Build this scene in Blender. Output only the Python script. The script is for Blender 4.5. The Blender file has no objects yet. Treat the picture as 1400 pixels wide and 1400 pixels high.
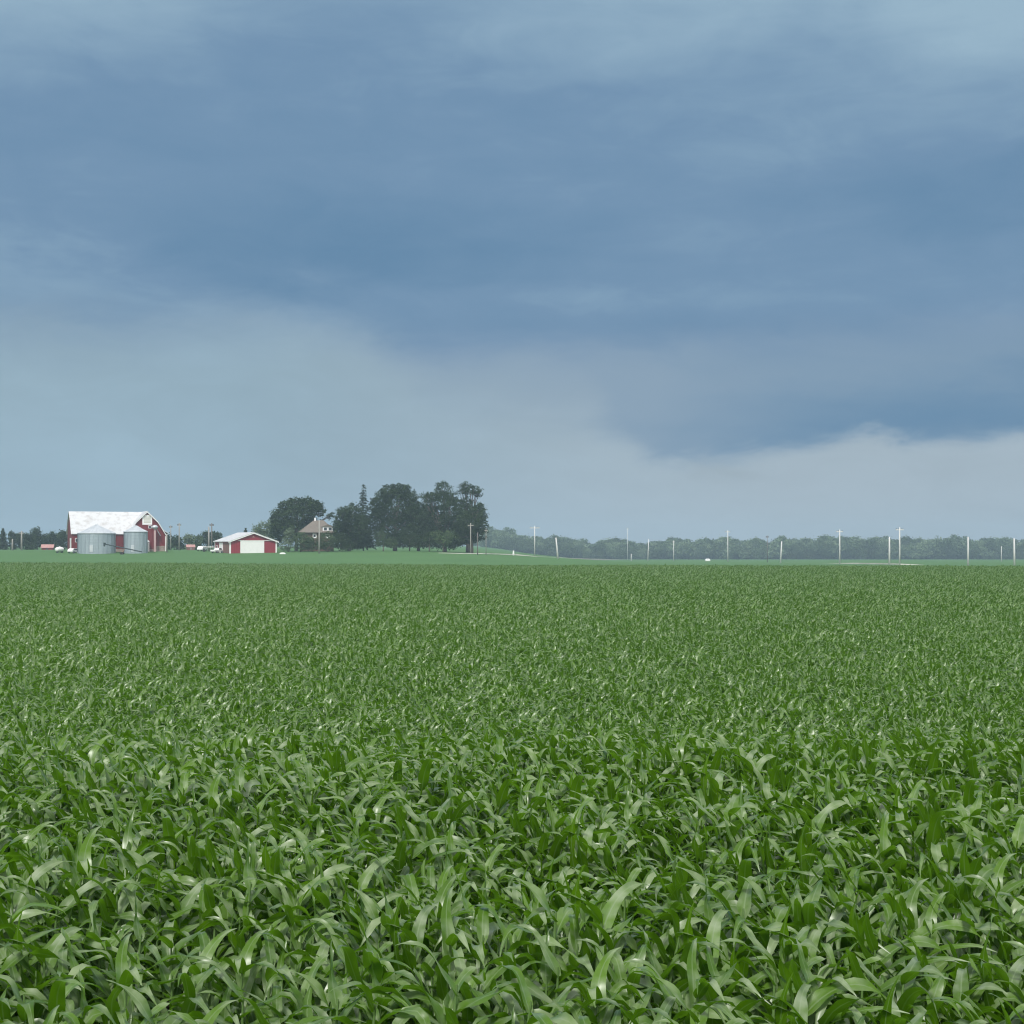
import bpy, math, random
import numpy as np
from mathutils import Vector, Matrix, noise as mnoise

SC = bpy.context.scene
COL = SC.collection
R = math.radians
EYE = 4.0
F = 2000.0
HZ = 745.0

# ------------------------------------------------------------------ camera
cam_d = bpy.data.cameras.new("camera")
cam_d.sensor_width = 36.0
cam_d.lens = 36.0 * F / 1400.0
cam_d.shift_y = (HZ - 700.0) / 1400.0
cam_d.clip_start = 0.1
cam_d.clip_end = 9000.0
cam = bpy.data.objects.new("camera", cam_d)
COL.objects.link(cam)
cam.location = (0, 0, EYE)
cam.rotation_euler = (R(90), 0, 0)
SC.camera = cam

# ------------------------------------------------------------------ world
SUN_EL, SUN_AZ = R(50), R(190)          # azimuth clockwise from +Y: behind the camera, a little left
W = bpy.data.worlds.new("World")
SC.world = W
W.use_nodes = True
nt = W.node_tree
nt.nodes.clear()


def nn(t, **kw):
    n = nt.nodes.new(t)
    for k, v in kw.items():
        setattr(n, k, v)
    return n


def put(inp, v):
    if hasattr(v, "is_output"):
        nt.links.new(v, inp)
    else:
        inp.default_value = v


def M(op, a, b=None, c=None, clamp=False):
    n = nn("ShaderNodeMath", operation=op, use_clamp=clamp)
    for i, v in enumerate((a, b, c)):
        if v is not None:
            put(n.inputs[i], v)
    return n.outputs[0]


def smooth(x, lo, hi):
    n = nn("ShaderNodeMapRange", interpolation_type="SMOOTHSTEP")
    put(n.inputs[0], x)
    n.inputs[1].default_value = lo
    n.inputs[2].default_value = hi
    return n.outputs[0]


def mixc(f, a, b):
    n = nn("ShaderNodeMix", data_type="RGBA")
    put(n.inputs[0], f)
    put(n.inputs[6], a)
    put(n.inputs[7], b)
    return n.outputs[2]


def wnoise(vec, scale, detail=3.0, rough=0.5, dist=0.0):
    n = nn("ShaderNodeTexNoise")
    put(n.inputs["Vector"], vec)
    n.inputs["Scale"].default_value = scale
    n.inputs["Detail"].default_value = detail
    n.inputs["Roughness"].default_value = rough
    n.inputs["Distortion"].default_value = dist
    return n.outputs["Fac"]


tc = nn("ShaderNodeTexCoord")
DIR = tc.outputs["Generated"]
sp = nn("ShaderNodeSeparateXYZ")
put(sp.inputs[0], DIR)
az = M("ARCTAN2", sp.outputs[0], sp.outputs[1])
el = M("ARCSINE", sp.outputs[2])


def azp(px):
    return math.atan((px - 700) / F)


def elp(py):
    return math.atan((HZ - py) / F)


mp = nn("ShaderNodeMapping")
put(mp.inputs[0], DIR)
mp.inputs["Scale"].default_value = (1, 1, 2.6)
V = mp.outputs[0]
n_big = wnoise(V, 3.0, 4, 0.55, 0.3)
n_mid = wnoise(V, 8.0, 5, 0.55, 0.5)
n_fine = wnoise(V, 22.0, 5, 0.6, 0.6)
azw = M("MULTIPLY_ADD", M("SUBTRACT", n_mid, 0.5), 0.16, az)
elw = M("MULTIPLY_ADD", M("SUBTRACT", n_fine, 0.5), 0.020, M("MULTIPLY_ADD", M("SUBTRACT", n_mid, 0.5), 0.034, el))



def curve(points, warp):
    """elevation of a cloud edge as a function of compass direction"""
    fc = nn("ShaderNodeFloatCurve")
    cv = fc.mapping.curves[0]
    pts = [((azp(x) + 0.6) / 1.2, elp(y) / 0.4) for x, y in points]
    cv.points[0].location = (0.0, pts[0][1])
    cv.points[1].location = (1.0, pts[-1][1])
    for x, y in pts:
        cv.points.new(x, y)
    fc.mapping.update()
    put(fc.inputs["Value"], M("MULTIPLY_ADD", M("MULTIPLY_ADD", M("SUBTRACT", n_mid, 0.5), warp, az), 1 / 1.2, 0.5, clamp=True))
    return M("MULTIPLY", fc.outputs[0], 0.4)


def soft(edge, width):
    """0 below the edge, 1 above it; width in radians may itself vary over the sky"""
    d = M("DIVIDE", M("SUBTRACT", elw, edge), width)
    return smooth(d, -0.6, 1.0)


# main storm deck, and the lower grey-mauve shelf that steps down under it to the right
EDGE_A = [(-500, 500), (0, 480), (120, 484), (220, 480), (300, 468), (400, 466), (480, 484), (540, 494), (650, 492), (850, 486), (1100, 482), (1400, 476), (1800, 480)]
EDGE_B = [(-500, 500), (0, 480), (120, 484), (220, 480), (300, 468), (400, 466), (480, 484), (540, 510), (600, 540), (700, 556), (790, 575),
          (840, 618), (900, 634), (980, 628), (1060, 612), (1130, 602), (1190, 596), (1230, 606), (1300, 620), (1400, 606), (1800, 600)]
edge_a = curve(EDGE_A, 0.05)
edge_b = curve(EDGE_B, 0.05)
ragged = smooth(az, azp(780), azp(900))
wid_b = M("MULTIPLY_ADD", ragged, -0.032, 0.043)
deck_a = soft(edge_a, 0.022)
deck_b = soft(edge_b, wid_b)


def blob(px, py, rx, ry, amp):
    dx = M("MULTIPLY", M("SUBTRACT", azw, azp(px)), F / rx)
    dy = M("MULTIPLY", M("SUBTRACT", elw, elp(py)), F / ry)
    d2 = M("MULTIPLY_ADD", dx, dx, M("MULTIPLY", dy, dy))
    return M("MULTIPLY", M("EXPONENT", M("MULTIPLY", d2, -1.0)), amp)


mp2 = nn("ShaderNodeMapping")
put(mp2.inputs[0], DIR)
mp2.inputs["Scale"].default_value = (1, 1, 6.0)
mp2.inputs["Rotation"].default_value = (0, R(3), 0)
n_streak = wnoise(mp2.outputs[0], 4.0, 3.5, 0.5, 0.5)
n_mott = wnoise(V, 14.0, 6, 0.62, 1.0)
lum = M("MULTIPLY_ADD", M("SUBTRACT", n_big, 0.5), 0.55, 0.44)
lum = M("ADD", lum, M("MULTIPLY", M("SUBTRACT", n_streak, 0.5), 0.46))
lum = M("ADD", lum, M("MULTIPLY", M("SUBTRACT", n_mott, 0.5), 0.34))
for b in [(480, 345, 330, 90, -0.42), (1370, 290, 240, 60, -0.16), (950, 440, 260, 50, -0.14), (250, 190, 260, 70, -0.06),
          (1150, -30, 460, 140, 0.62), (60, -40, 300, 130, 0.55), (0, 370, 160, 60, 0.20), (800, 415, 260, 20, 0.20),
          (1090, 70, 120, 50, -0.16), (330, 60, 240, 90, -0.12), (1100, 210, 200, 60, 0.14), (1420, 40, 120, 120, 0.25), (700, 30, 200, 60, 0.1),
          (100, 440, 250, 22, -0.10), (250, 425, 330, 40, 0.22)]:
    lum = M("ADD", lum, blob(*b))
ramp = nn("ShaderNodeValToRGB")
put(ramp.inputs[0], lum)
cr = ramp.color_ramp
cr.elements[0].position = 0.0
cr.elements[0].color = (0.112, 0.232, 0.380, 1)
cr.elements[1].position = 1.0
cr.elements[1].color = (0.315, 0.462, 0.580, 1)
e = cr.elements.new(0.45)
e.color = (0.168, 0.287, 0.436, 1)
deck_c = ramp.outputs[0]
# shelf: mauve grey at the centre, dark slate to the right
sl = M("ADD", M("MULTIPLY_ADD", M("SUBTRACT", n_streak, 0.5), 0.9, 0.82), blob(1400, 575, 330, 60, -0.75))
sl = M("ADD", sl, blob(1050, 570, 240, 45, -0.25))
sl = M("ADD", sl, blob(660, 520, 260, 60, 0.55))
shelf = mixc(M("MINIMUM", M("MAXIMUM", sl, 0.0), 1.0), (0.122, 0.242, 0.390, 1), (0.245, 0.348, 0.462, 1))
# faint mauve fringe along the deck's lower rim
rim = M("MULTIPLY", smooth(M("SUBTRACT", elw, edge_a), 0.035, 0.0), 0.40)
deck_c = mixc(rim, deck_c, (0.225, 0.320, 0.455, 1))
deck_c = mixc(deck_a, shelf, deck_c)
# paler rain curtain below
low_t = smooth(az, azp(250), azp(1100))
low_c = mixc(low_t, (0.305, 0.438, 0.535, 1), (0.385, 0.478, 0.555, 1))
lowd = M("ADD", M("MULTIPLY", M("SUBTRACT", n_big, 0.5), 0.30), M("MULTIPLY", smooth(el, 0.0, 0.13), -0.04))
lowd = M("ADD", lowd, M("MULTIPLY", M("SUBTRACT", n_mott, 0.5), 0.16))
lowd = M("ADD", lowd, blob(1000, 640, 70, 16, -0.10))
vg = nn("ShaderNodeVectorMath", operation="SCALE")
put(vg.inputs[0], low_c)
put(vg.inputs["Scale"], M("ADD", lowd, 1.0))
front = mixc(deck_b, vg.outputs[0], deck_c)
# brighter, thinner overcast overhead and behind the camera
zen = smooth(el, R(21), R(52))
beh = smooth(sp.outputs[1], 0.45, -0.55)
bw = M("MAXIMUM", zen, beh)
br = M("MULTIPLY_ADD", M("SUBTRACT", n_mid, 0.5), 1.3, 1.0)
over = nn("ShaderNodeVectorMath", operation="SCALE")
over.inputs[0].default_value = (0.92, 0.94, 0.95)
put(over.inputs["Scale"], br)
cloud = mixc(bw, front, over.outputs[0])
sky = nn("ShaderNodeTexSky", sky_type="NISHITA", sun_disc=False, sun_elevation=SUN_EL, sun_rotation=SUN_AZ)
sky.air_density = 1.2
sky.dust_density = 2.0
BG = 0.1
ten = nn("ShaderNodeVectorMath", operation="SCALE")
put(ten.inputs[0], cloud)
ten.inputs["Scale"].default_value = 1.0 / BG
fin = mixc(0.985, sky.outputs[0], ten.outputs[0])
bg = nn("ShaderNodeBackground")
put(bg.inputs[0], fin)
bg.inputs[1].default_value = BG
wo = nn("ShaderNodeOutputWorld")
nt.links.new(bg.outputs[0], wo.inputs[0])
W.cycles.sampling_method = "MANUAL"
W.cycles.sample_map_resolution = 1024

sun_d = bpy.data.lights.new("sun", "SUN")
sun_d.energy = 3.2
sun_d.angle = R(8)
sun_d.color = (1.0, 0.97, 0.92)
sun = bpy.data.objects.new("sun", sun_d)
COL.objects.link(sun)
sd = Vector((math.sin(SUN_AZ) * math.cos(SUN_EL), math.cos(SUN_AZ) * math.cos(SUN_EL), math.sin(SUN_EL)))
sun.rotation_euler = sd.to_track_quat("Z", "Y").to_euler()
sun.location = (0, -20, 60)

SC.view_settings.view_transform = "Standard"
SC.view_settings.look = "None"
SC.view_settings.exposure = 0.0
SC.view_settings.gamma = 1.0
SC.cycles.filter_width = 1.15
SC.cycles.max_bounces = 6
SC.cycles.diffuse_bounces = 2
SC.cycles.glossy_bounces = 2
SC.cycles.transmission_bounces = 2
SC.cycles.volume_bounces = 0
SC.cycles.transparent_max_bounces = 4


# ------------------------------------------------------------------ helpers
def tag(o, label=None, cat=None, group=None, kind=None):
    if label:
        assert 4 <= len(label.split()) <= 16, label
        o["label"] = label
    if cat:
        o["category"] = cat
    if group:
        o["group"] = group
    if kind:
        o["kind"] = kind
    return o


def empty(name, loc=(0, 0, 0), rz=0.0):
    o = bpy.data.objects.new(name, None)
    o.location = loc
    o.rotation_euler = (0, 0, rz)
    o.empty_display_size = 0.5
    COL.objects.link(o)
    return o


class MB:
    """collects shapes, builds ONE mesh object"""

    def __init__(self):
        self.v = []
        self.f = []

    def add(self, vs, fs, mat=None):
        n = len(self.v)
        self.v += [tuple(mat @ Vector(p)) if mat is not None else tuple(p) for p in vs]
        self.f += [tuple(i + n for i in f) for f in fs]
        return self

    def box(self, x0, x1, y0, y1, z0, z1, mat=None):
        vs = [(x, y, z) for z in (z0, z1) for x, y in ((x0, y0), (x1, y0), (x1, y1), (x0, y1))]
        fs = [(3, 2, 1, 0), (4, 5, 6, 7), (0, 1, 5, 4), (1, 2, 6, 5), (2, 3, 7, 6), (3, 0, 4, 7)]
        return self.add(vs, fs, mat)

    def prism(self, prof, a0, a1, axis="y", mat=None):
        """closed profile (p,z) extruded along axis y (p = x) or x (p = y)"""
        n = len(prof)
        if axis == "y":
            vs = [(p, a0, z) for p, z in prof] + [(p, a1, z) for p, z in prof]
        else:
            vs = [(a0, p, z) for p, z in prof] + [(a1, p, z) for p, z in prof]
        fs = [tuple(range(n)), tuple(range(2 * n - 1, n - 1, -1))]
        fs += [(i + n, (i + 1) % n + n, (i + 1) % n, i) for i in range(n)]
        return self.add(vs, fs, mat)

    def tube(self, pts, rad, seg=8, cap=True, mat=None):
        pts = [Vector(p) for p in pts]
        if not hasattr(rad, "__len__"):
            rad = [rad] * len(pts)
        vs, fs = [], []
        for i, p in enumerate(pts):
            d = (pts[min(i + 1, len(pts) - 1)] - pts[max(i - 1, 0)]).normalized()
            a = d.cross(Vector((0, 0, 1)) if abs(d.z) < 0.9 else Vector((1, 0, 0))).normalized()
            b = d.cross(a)
            for k in range(seg):
                t = 2 * math.pi * k / seg
                vs.append(p + (a * math.cos(t) + b * math.sin(t)) * rad[i])
        for i in range(len(pts) - 1):
            for k in range(seg):
                fs.append((i * seg + k, i * seg + (k + 1) % seg, (i + 1) * seg + (k + 1) % seg, (i + 1) * seg + k))
        if cap:
            fs.append(tuple(range(seg - 1, -1, -1)))
            fs.append(tuple((len(pts) - 1) * seg + k for k in range(seg)))
        return self.add(vs, fs, mat)

    def lathe(self, prof, seg=32, cx=0, cy=0):
        vs, fs = [], []
        for r, z in prof:
            for k in range(seg):
                t = 2 * math.pi * k / seg
                vs.append((cx + r * math.cos(t), cy + r * math.sin(t), z))
        for i in range(len(prof) - 1):
            for k in range(seg):
                fs.append((i * seg + k, i * seg + (k + 1) % seg, (i + 1) * seg + (k + 1) % seg, (i + 1) * seg + k))
        return self.add(vs, fs)

    def build(self, name, mat, parent=None, smooth=False, bevel=0.0):
        me = bpy.data.meshes.new(name)
        me.from_pydata(self.v, [], self.f)
        me.update()
        if mat:
            me.materials.append(mat)
        if smooth:
            me.shade_smooth()
        o = bpy.data.objects.new(name, me)
        COL.objects.link(o)
        if parent:
            o.parent = parent
        if bevel:
            m = o.modifiers.new("bevel", "BEVEL")
            m.width = bevel
            m.segments = 1
            m.limit_method = "ANGLE"
        return o


def np_mesh(name, verts, quads, mat=None, smooth=False, uv=None):
    me = bpy.data.meshes.new(name)
    verts = np.asarray(verts, np.float32)
    quads = np.asarray(quads, np.int32)
    k = quads.shape[1]
    me.vertices.add(len(verts))
    me.vertices.foreach_set("co", verts.ravel())
    me.loops.add(quads.size)
    me.loops.foreach_set("vertex_index", quads.ravel())
    me.polygons.add(len(quads))
    me.polygons.foreach_set("loop_start", np.arange(0, quads.size, k, dtype=np.int32))
    me.polygons.foreach_set("loop_total", np.full(len(quads), k, np.int32))
    if uv is not None:
        l = me.uv_layers.new(name="UVMap")
        l.data.foreach_set("uv", np.asarray(uv, np.float32)[quads.ravel()].ravel())
    me.update(calc_edges=True)
    me.validate()
    if mat:
        for m in (mat if isinstance(mat, (list, tuple)) else [mat]):
            me.materials.append(m)
    if smooth:
        me.shade_smooth()
    return me


# ------------------------------------------------------------------ materials
def material(name, col, rough=0.6, metal=0.0, col2=None, scale=1.0, spec=0.5, bump=0.0, bscale=10.0, detail=4, contrast=(0.35, 0.65),
             stretch=(1, 1, 1), rand=0.0):
    m = bpy.data.materials.new(name)
    m.use_nodes = True
    t = m.node_tree
    b = t.nodes["Principled BSDF"]
    b.inputs["Roughness"].default_value = rough
    b.inputs["Metallic"].default_value = metal
    b.inputs["Specular IOR Level"].default_value = spec
    b.inputs["Base Color"].default_value = (*col, 1)
    c = t.nodes.new("ShaderNodeTexCoord")
    mp_ = t.nodes.new("ShaderNodeMapping")
    mp_.inputs["Scale"].default_value = stretch
    t.links.new(c.outputs["Object"], mp_.inputs[0])
    if col2:
        n = t.nodes.new("ShaderNodeTexNoise")
        n.inputs["Scale"].default_value = scale
        n.inputs["Detail"].default_value = detail
        t.links.new(mp_.outputs[0], n.inputs["Vector"])
        r = t.nodes.new("ShaderNodeMapRange")
        r.inputs[1].default_value, r.inputs[2].default_value = contrast
        t.links.new(n.outputs[0], r.inputs[0])
        x = t.nodes.new("ShaderNodeMix")
        x.data_type = "RGBA"
        t.links.new(r.outputs[0], x.inputs[0])
        x.inputs[6].default_value = (*col, 1)
        x.inputs[7].default_value = (*col2, 1)
        src = x.outputs[2]
        if rand:
            oi = t.nodes.new("ShaderNodeObjectInfo")
            hs = t.nodes.new("ShaderNodeHueSaturation")
            mr = t.nodes.new("ShaderNodeMapRange")
            mr.inputs[3].default_value, mr.inputs[4].default_value = 1 - rand, 1 + rand
            t.links.new(oi.outputs["Random"], mr.inputs[0])
            t.links.new(mr.outputs[0], hs.inputs["Value"])
            t.links.new(src, hs.inputs["Color"])
            src = hs.outputs[0]
        t.links.new(src, b.inputs["Base Color"])
    if bump:
        n2 = t.nodes.new("ShaderNodeTexNoise")
        n2.inputs["Scale"].default_value = bscale
        n2.inputs["Detail"].default_value = 4
        t.links.new(mp_.outputs[0], n2.inputs["Vector"])
        bp = t.nodes.new("ShaderNodeBump")
        bp.inputs["Strength"].default_value = bump
        bp.inputs["Distance"].default_value = 0.1
        t.links.new(n2.outputs[0], bp.inputs["Height"])
        t.links.new(bp.outputs[0], b.inputs["Normal"])
    return m


def corn_leaf_material():
    m = bpy.data.materials.new("corn_leaf")
    m.use_nodes = True
    t = m.node_tree
    L = t.links.new
    b = t.nodes["Principled BSDF"]
    out = t.nodes["Material Output"]

    def node(ty, **kw):
        n = t.nodes.new(ty)
        for k, v in kw.items():
            setattr(n, k, v)
        return n

    def mix(f, a, c):
        n = node("ShaderNodeMix", data_type="RGBA")
        for i, v in ((0, f), (6, a), (7, c)):
            if hasattr(v, "is_output"):
                L(v, n.inputs[i])
            else:
                n.inputs[i].default_value = v
        return n.outputs[2]

    uvn = node("ShaderNodeUVMap", uv_map="UVMap")
    s = node("ShaderNodeSeparateXYZ")
    L(uvn.outputs[0], s.inputs[0])
    oi = node("ShaderNodeObjectInfo")
    # per-plant and per-leaf colour
    no = node("ShaderNodeTexNoise")
    tcn = node("ShaderNodeTexCoord")
    L(tcn.outputs["Object"], no.inputs["Vector"])
    no.inputs["Scale"].default_value = 3.0
    no.inputs["Detail"].default_value = 2
    add = node("ShaderNodeMath", operation="ADD")
    L(no.outputs[0], add.inputs[0])
    mul = node("ShaderNodeMath", operation="MULTIPLY_ADD")
    L(oi.outputs["Random"], mul.inputs[0])
    mul.inputs[1].default_value = 0.6
    mul.inputs[2].default_value = -0.3
    L(mul.outputs[0], add.inputs[1])
    base = mix(add.outputs[0], (0.034, 0.088, 0.001, 1), (0.110, 0.230, 0.002, 1))
    # pale midrib; u runs 0..1 across the blade, v = leaf index + position along it
    ab = node("ShaderNodeMath", operation="SUBTRACT")
    L(s.outputs[0], ab.inputs[0])
    ab.inputs[1].default_value = 0.5
    ab2 = node("ShaderNodeMath", operation="ABSOLUTE")
    L(ab.outputs[0], ab2.inputs[0])
    rib = node("ShaderNodeMapRange")
    rib.inputs[1].default_value, rib.inputs[2].default_value = 0.03, 0.07
    rib.inputs[3].default_value, rib.inputs[4].default_value = 0.75, 0.0
    L(ab2.outputs[0], rib.inputs[0])
    base = mix(rib.outputs[0], base, (0.20, 0.30, 0.12, 1))
    # fine veins
    wv = node("ShaderNodeMath", operation="MULTIPLY")
    L(s.outputs[0], wv.inputs[0])
    wv.inputs[1].default_value = 120.0
    sn = node("ShaderNodeMath", operation="SINE")
    L(wv.outputs[0], sn.inputs[0])
    # uneven grey sheen of the waxy upper side, painted into its colour (the blades are wound so that it is the back face)
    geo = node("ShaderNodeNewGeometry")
    sheen_noise = node("ShaderNodeTexNoise")
    L(tcn.outputs["Object"], sheen_noise.inputs["Vector"])
    sheen_noise.inputs["Scale"].default_value = 4.0
    sheen_noise.inputs["Detail"].default_value = 3
    painted_sheen = node("ShaderNodeMapRange")
    painted_sheen.inputs[1].default_value, painted_sheen.inputs[2].default_value = 0.44, 0.64
    painted_sheen.inputs[3].default_value, painted_sheen.inputs[4].default_value = 0.0, 0.64
    L(sheen_noise.outputs[0], painted_sheen.inputs[0])
    upper = node("ShaderNodeMapRange", interpolation_type="SMOOTHSTEP")  # drops the painted sheen on lower leaves so the plant's inside stays dark
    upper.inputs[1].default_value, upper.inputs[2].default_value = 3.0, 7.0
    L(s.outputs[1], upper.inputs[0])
    sheen_mix = node("ShaderNodeMath", operation="MULTIPLY")
    L(painted_sheen.outputs[0], sheen_mix.inputs[0])
    L(upper.outputs[0], sheen_mix.inputs[1])
    under = mix(geo.outputs["Backfacing"], mix(0.25, base, (0.04, 0.11, 0.0, 1)), mix(sheen_mix.outputs[0], mix(0.12, base, (0.20, 0.30, 0.15, 1)), (0.38, 0.46, 0.29, 1)))  # upper face takes the painted sheen, underside a darker green
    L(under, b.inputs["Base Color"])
    b.inputs["Roughness"].default_value = 0.42
    b.inputs["Specular IOR Level"].default_value = 0.28
    # the waxy upper side is glossier than the underside, and unevenly so
    gl = node("ShaderNodeTexNoise")
    L(tcn.outputs["Object"], gl.inputs["Vector"])
    gl.inputs["Scale"].default_value = 7.0
    gr = node("ShaderNodeMapRange")
    gr.inputs[1].default_value, gr.inputs[2].default_value = 0.42, 0.60
    gr.inputs[3].default_value, gr.inputs[4].default_value = 0.05, 1.0
    L(gl.outputs[0], gr.inputs[0])
    gw = node("ShaderNodeMath", operation="MULTIPLY")
    L(gr.outputs[0], gw.inputs[0])
    gb = node("ShaderNodeMapRange")
    gb.inputs[3].default_value, gb.inputs[4].default_value = 0.25, 1.0
    L(geo.outputs["Backfacing"], gb.inputs[0])
    L(gb.outputs[0], gw.inputs[1])
    gw2 = node("ShaderNodeMath", operation="MULTIPLY")
    L(gw.outputs[0], gw2.inputs[0])
    L(upper.outputs[0], gw2.inputs[1])
    L(gw2.outputs[0], b.inputs["Coat Weight"])
    b.inputs["Coat Roughness"].default_value = 0.40
    b.inputs["Coat IOR"].default_value = 1.9
    b.inputs["Sheen Weight"].default_value = 0.0
    b.inputs["Sheen Roughness"].default_value = 0.4
    bp = node("ShaderNodeBump")
    bp.inputs["Strength"].default_value = 0.12
    bp.inputs["Distance"].default_value = 0.002
    L(sn.outputs[0], bp.inputs["Height"])
    L(bp.outputs[0], b.inputs["Normal"])
    tr = node("ShaderNodeBsdfTranslucent")
    tr.inputs[0].default_value = (0.17, 0.40, 0.008, 1)
    ms = node("ShaderNodeMixShader")
    ms.inputs[0].default_value = 0.33
    L(b.outputs[0], ms.inputs[1])
    L(tr.outputs[0], ms.inputs[2])
    L(ms.outputs[0], out.inputs[0])
    return m


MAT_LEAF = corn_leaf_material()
MAT_STALK = material("corn_stalk", (0.09, 0.17, 0.04), 0.5, col2=(0.13, 0.22, 0.07), scale=6)
MAT_FOL = material("foliage_dark", (0.017, 0.036, 0.012), 0.6, col2=(0.044, 0.076, 0.026), scale=0.5, spec=0.15, rand=0.12)
MAT_FOL_MID = material("foliage_mid", (0.055, 0.095, 0.040), 0.6, col2=(0.085, 0.13, 0.055), scale=0.5, spec=0.15, rand=0.12)
MAT_FOL_PALE = material("foliage_pale", (0.10, 0.15, 0.085), 0.6, col2=(0.14, 0.19, 0.11), scale=0.6, spec=0.3)
MAT_WOOD_PALE = material("foliage_wood", (0.10, 0.16, 0.075), 0.6, col2=(0.15, 0.21, 0.11), scale=0.4, spec=0.3, rand=0.15)
MAT_CONIFER = material("foliage_conifer", (0.028, 0.050, 0.028), 0.7, col2=(0.045, 0.075, 0.04), scale=0.6, spec=0.25)
MAT_BARK = material("bark", (0.10, 0.085, 0.07), 0.85, col2=(0.16, 0.14, 0.12), scale=2.0, bump=0.4, stretch=(1, 1, 0.3))
MAT_RED = material("red_boards", (0.20, 0.018, 0.022), 0.7, col2=(0.13, 0.018, 0.02), scale=1.5, stretch=(3, 3, 0.2), bump=0.3, bscale=4)
MAT_RED2 = material("red_steel", (0.30, 0.025, 0.042), 0.5, col2=(0.23, 0.025, 0.035), scale=1.5, stretch=(4, 4, 0.1))
MAT_BROWNRED = material("weathered_boards", (0.24, 0.10, 0.08), 0.8, col2=(0.16, 0.11, 0.09), scale=1.2, stretch=(3, 3, 0.3))
MAT_STONE = material("stone", (0.36, 0.29, 0.25), 0.85, col2=(0.25, 0.19, 0.16), scale=1.5, bump=0.5, bscale=3)
MAT_WROOF = material("white_metal_roof", (0.62, 0.63, 0.65), 0.5, col2=(0.42, 0.41, 0.40), scale=0.8, contrast=(0.46, 0.78), detail=6, bump=0.1, bscale=2)
MAT_WHITE = material("white_paint", (0.90, 0.90, 0.90), 0.5, col2=(0.86, 0.86, 0.86), scale=1.0)
MAT_GALV = material("galvanised_steel", (0.40, 0.47, 0.52), 0.5, metal=0.35, col2=(0.33, 0.39, 0.44), scale=0.8, stretch=(2, 2, 0.3))
MAT_GALV_ROOF = material("galvanised_roof", (0.62, 0.66, 0.70), 0.45, metal=0.3, col2=(0.50, 0.54, 0.58), scale=0.8)
MAT_DARKSTEEL = material("dark_steel", (0.06, 0.08, 0.09), 0.5, metal=0.3)
MAT_GLASS = material("window_glass", (0.03, 0.04, 0.05), 0.1, spec=0.8)
MAT_SHINGLE = material("roof_shingles", (0.15, 0.13, 0.11), 0.9, col2=(0.20, 0.175, 0.15), scale=2.5, bump=0.3, bscale=5)
MAT_BRICK = material("brown_brick", (0.14, 0.085, 0.06), 0.85, col2=(0.10, 0.07, 0.05), scale=3.0, bump=0.2)
MAT_POLE = material("weathered_pole_wood", (0.68, 0.68, 0.67), 0.8, col2=(0.54, 0.54, 0.53), scale=1.5, stretch=(3, 3, 0.2))
MAT_POLE_GREY = material("grey_pole_wood", (0.34, 0.33, 0.31), 0.8, col2=(0.25, 0.24, 0.22), scale=1.5, stretch=(3, 3, 0.2))
MAT_POLE_DARK = material("dark_pole_wood", (0.14, 0.13, 0.12), 0.8, col2=(0.20, 0.18, 0.17), scale=1.5, stretch=(3, 3, 0.2))
MAT_GRAVEL = material("pale_gravel", (0.50, 0.49, 0.44), 0.9, col2=(0.38, 0.37, 0.33), scale=0.5)
MAT_SOIL = material("soil", (0.050, 0.038, 0.026), 0.95, col2=(0.080, 0.062, 0.044), scale=2.0, bump=0.6, bscale=9)
MAT_PINKROOF = material("faded_red_roof", (0.40, 0.20, 0.19), 0.6, col2=(0.48, 0.28, 0.26), scale=1.0)
MAT_RUBBER = material("rubber", (0.03, 0.03, 0.03), 0.8)
MAT_CAR = material("white_car_paint", (0.80, 0.80, 0.81), 0.3)


# ------------------------------------------------------------------ terrain
def sst(x, a, b):
    t = np.clip((np.asarray(x, float) - a) / (b - a), 0, 1)
    return t * t * (3 - 2 * t)


def ground_z(x, y):
    x = np.asarray(x, float)
    y = np.asarray(y, float)
    near = 4.0 + 2.25 * sst(y, 18.0, 36)
    near = near - 0.35 * sst(y, 40, 330)
    left = np.interp(y, [330, 345, 445, 700, 2600], [5.9, 5.5, 1.9, 1.75, 2.0])
    right = np.interp(y, [330, 500, 900, 1400, 2700], [5.9, 6.6, 9.3, 13.9, 16.5])
    s = sst(x, -35, 60)
    d = np.where(y < 330, near, left * (1 - s) + right * s)
    z = EYE - d
    verge = 1 - sst(y, 1.0, 5.0)                 # the road verge the picture is taken from
    z = z + 2.3 * verge
    z = z + 0.05 * np.sin(x * 0.11 + 1.3) * np.sin(y * 0.07) * np.clip((y - 5) / 40, 0, 1)
    return z


def hit(px, py):
    """where the line of sight through a picture point meets the ground"""
    u, w = (px - 700) / F, (py - HZ) / F
    Y = np.arange(335, 1500, 0.5)
    below = EYE - w * Y <= ground_z(u * Y, Y)
    i = int(np.argmax(below)) if below.any() else len(Y) - 1
    return float(Y[i])


def at(px, Y):
    x = (px - 700) / F * Y
    return Vector((x, Y, float(ground_z(x, Y))))


def zpix(py, Y):
    return EYE - (py - HZ) / F * Y


def soy_edge(x):
    return 334 - 0.13 * x


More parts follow.
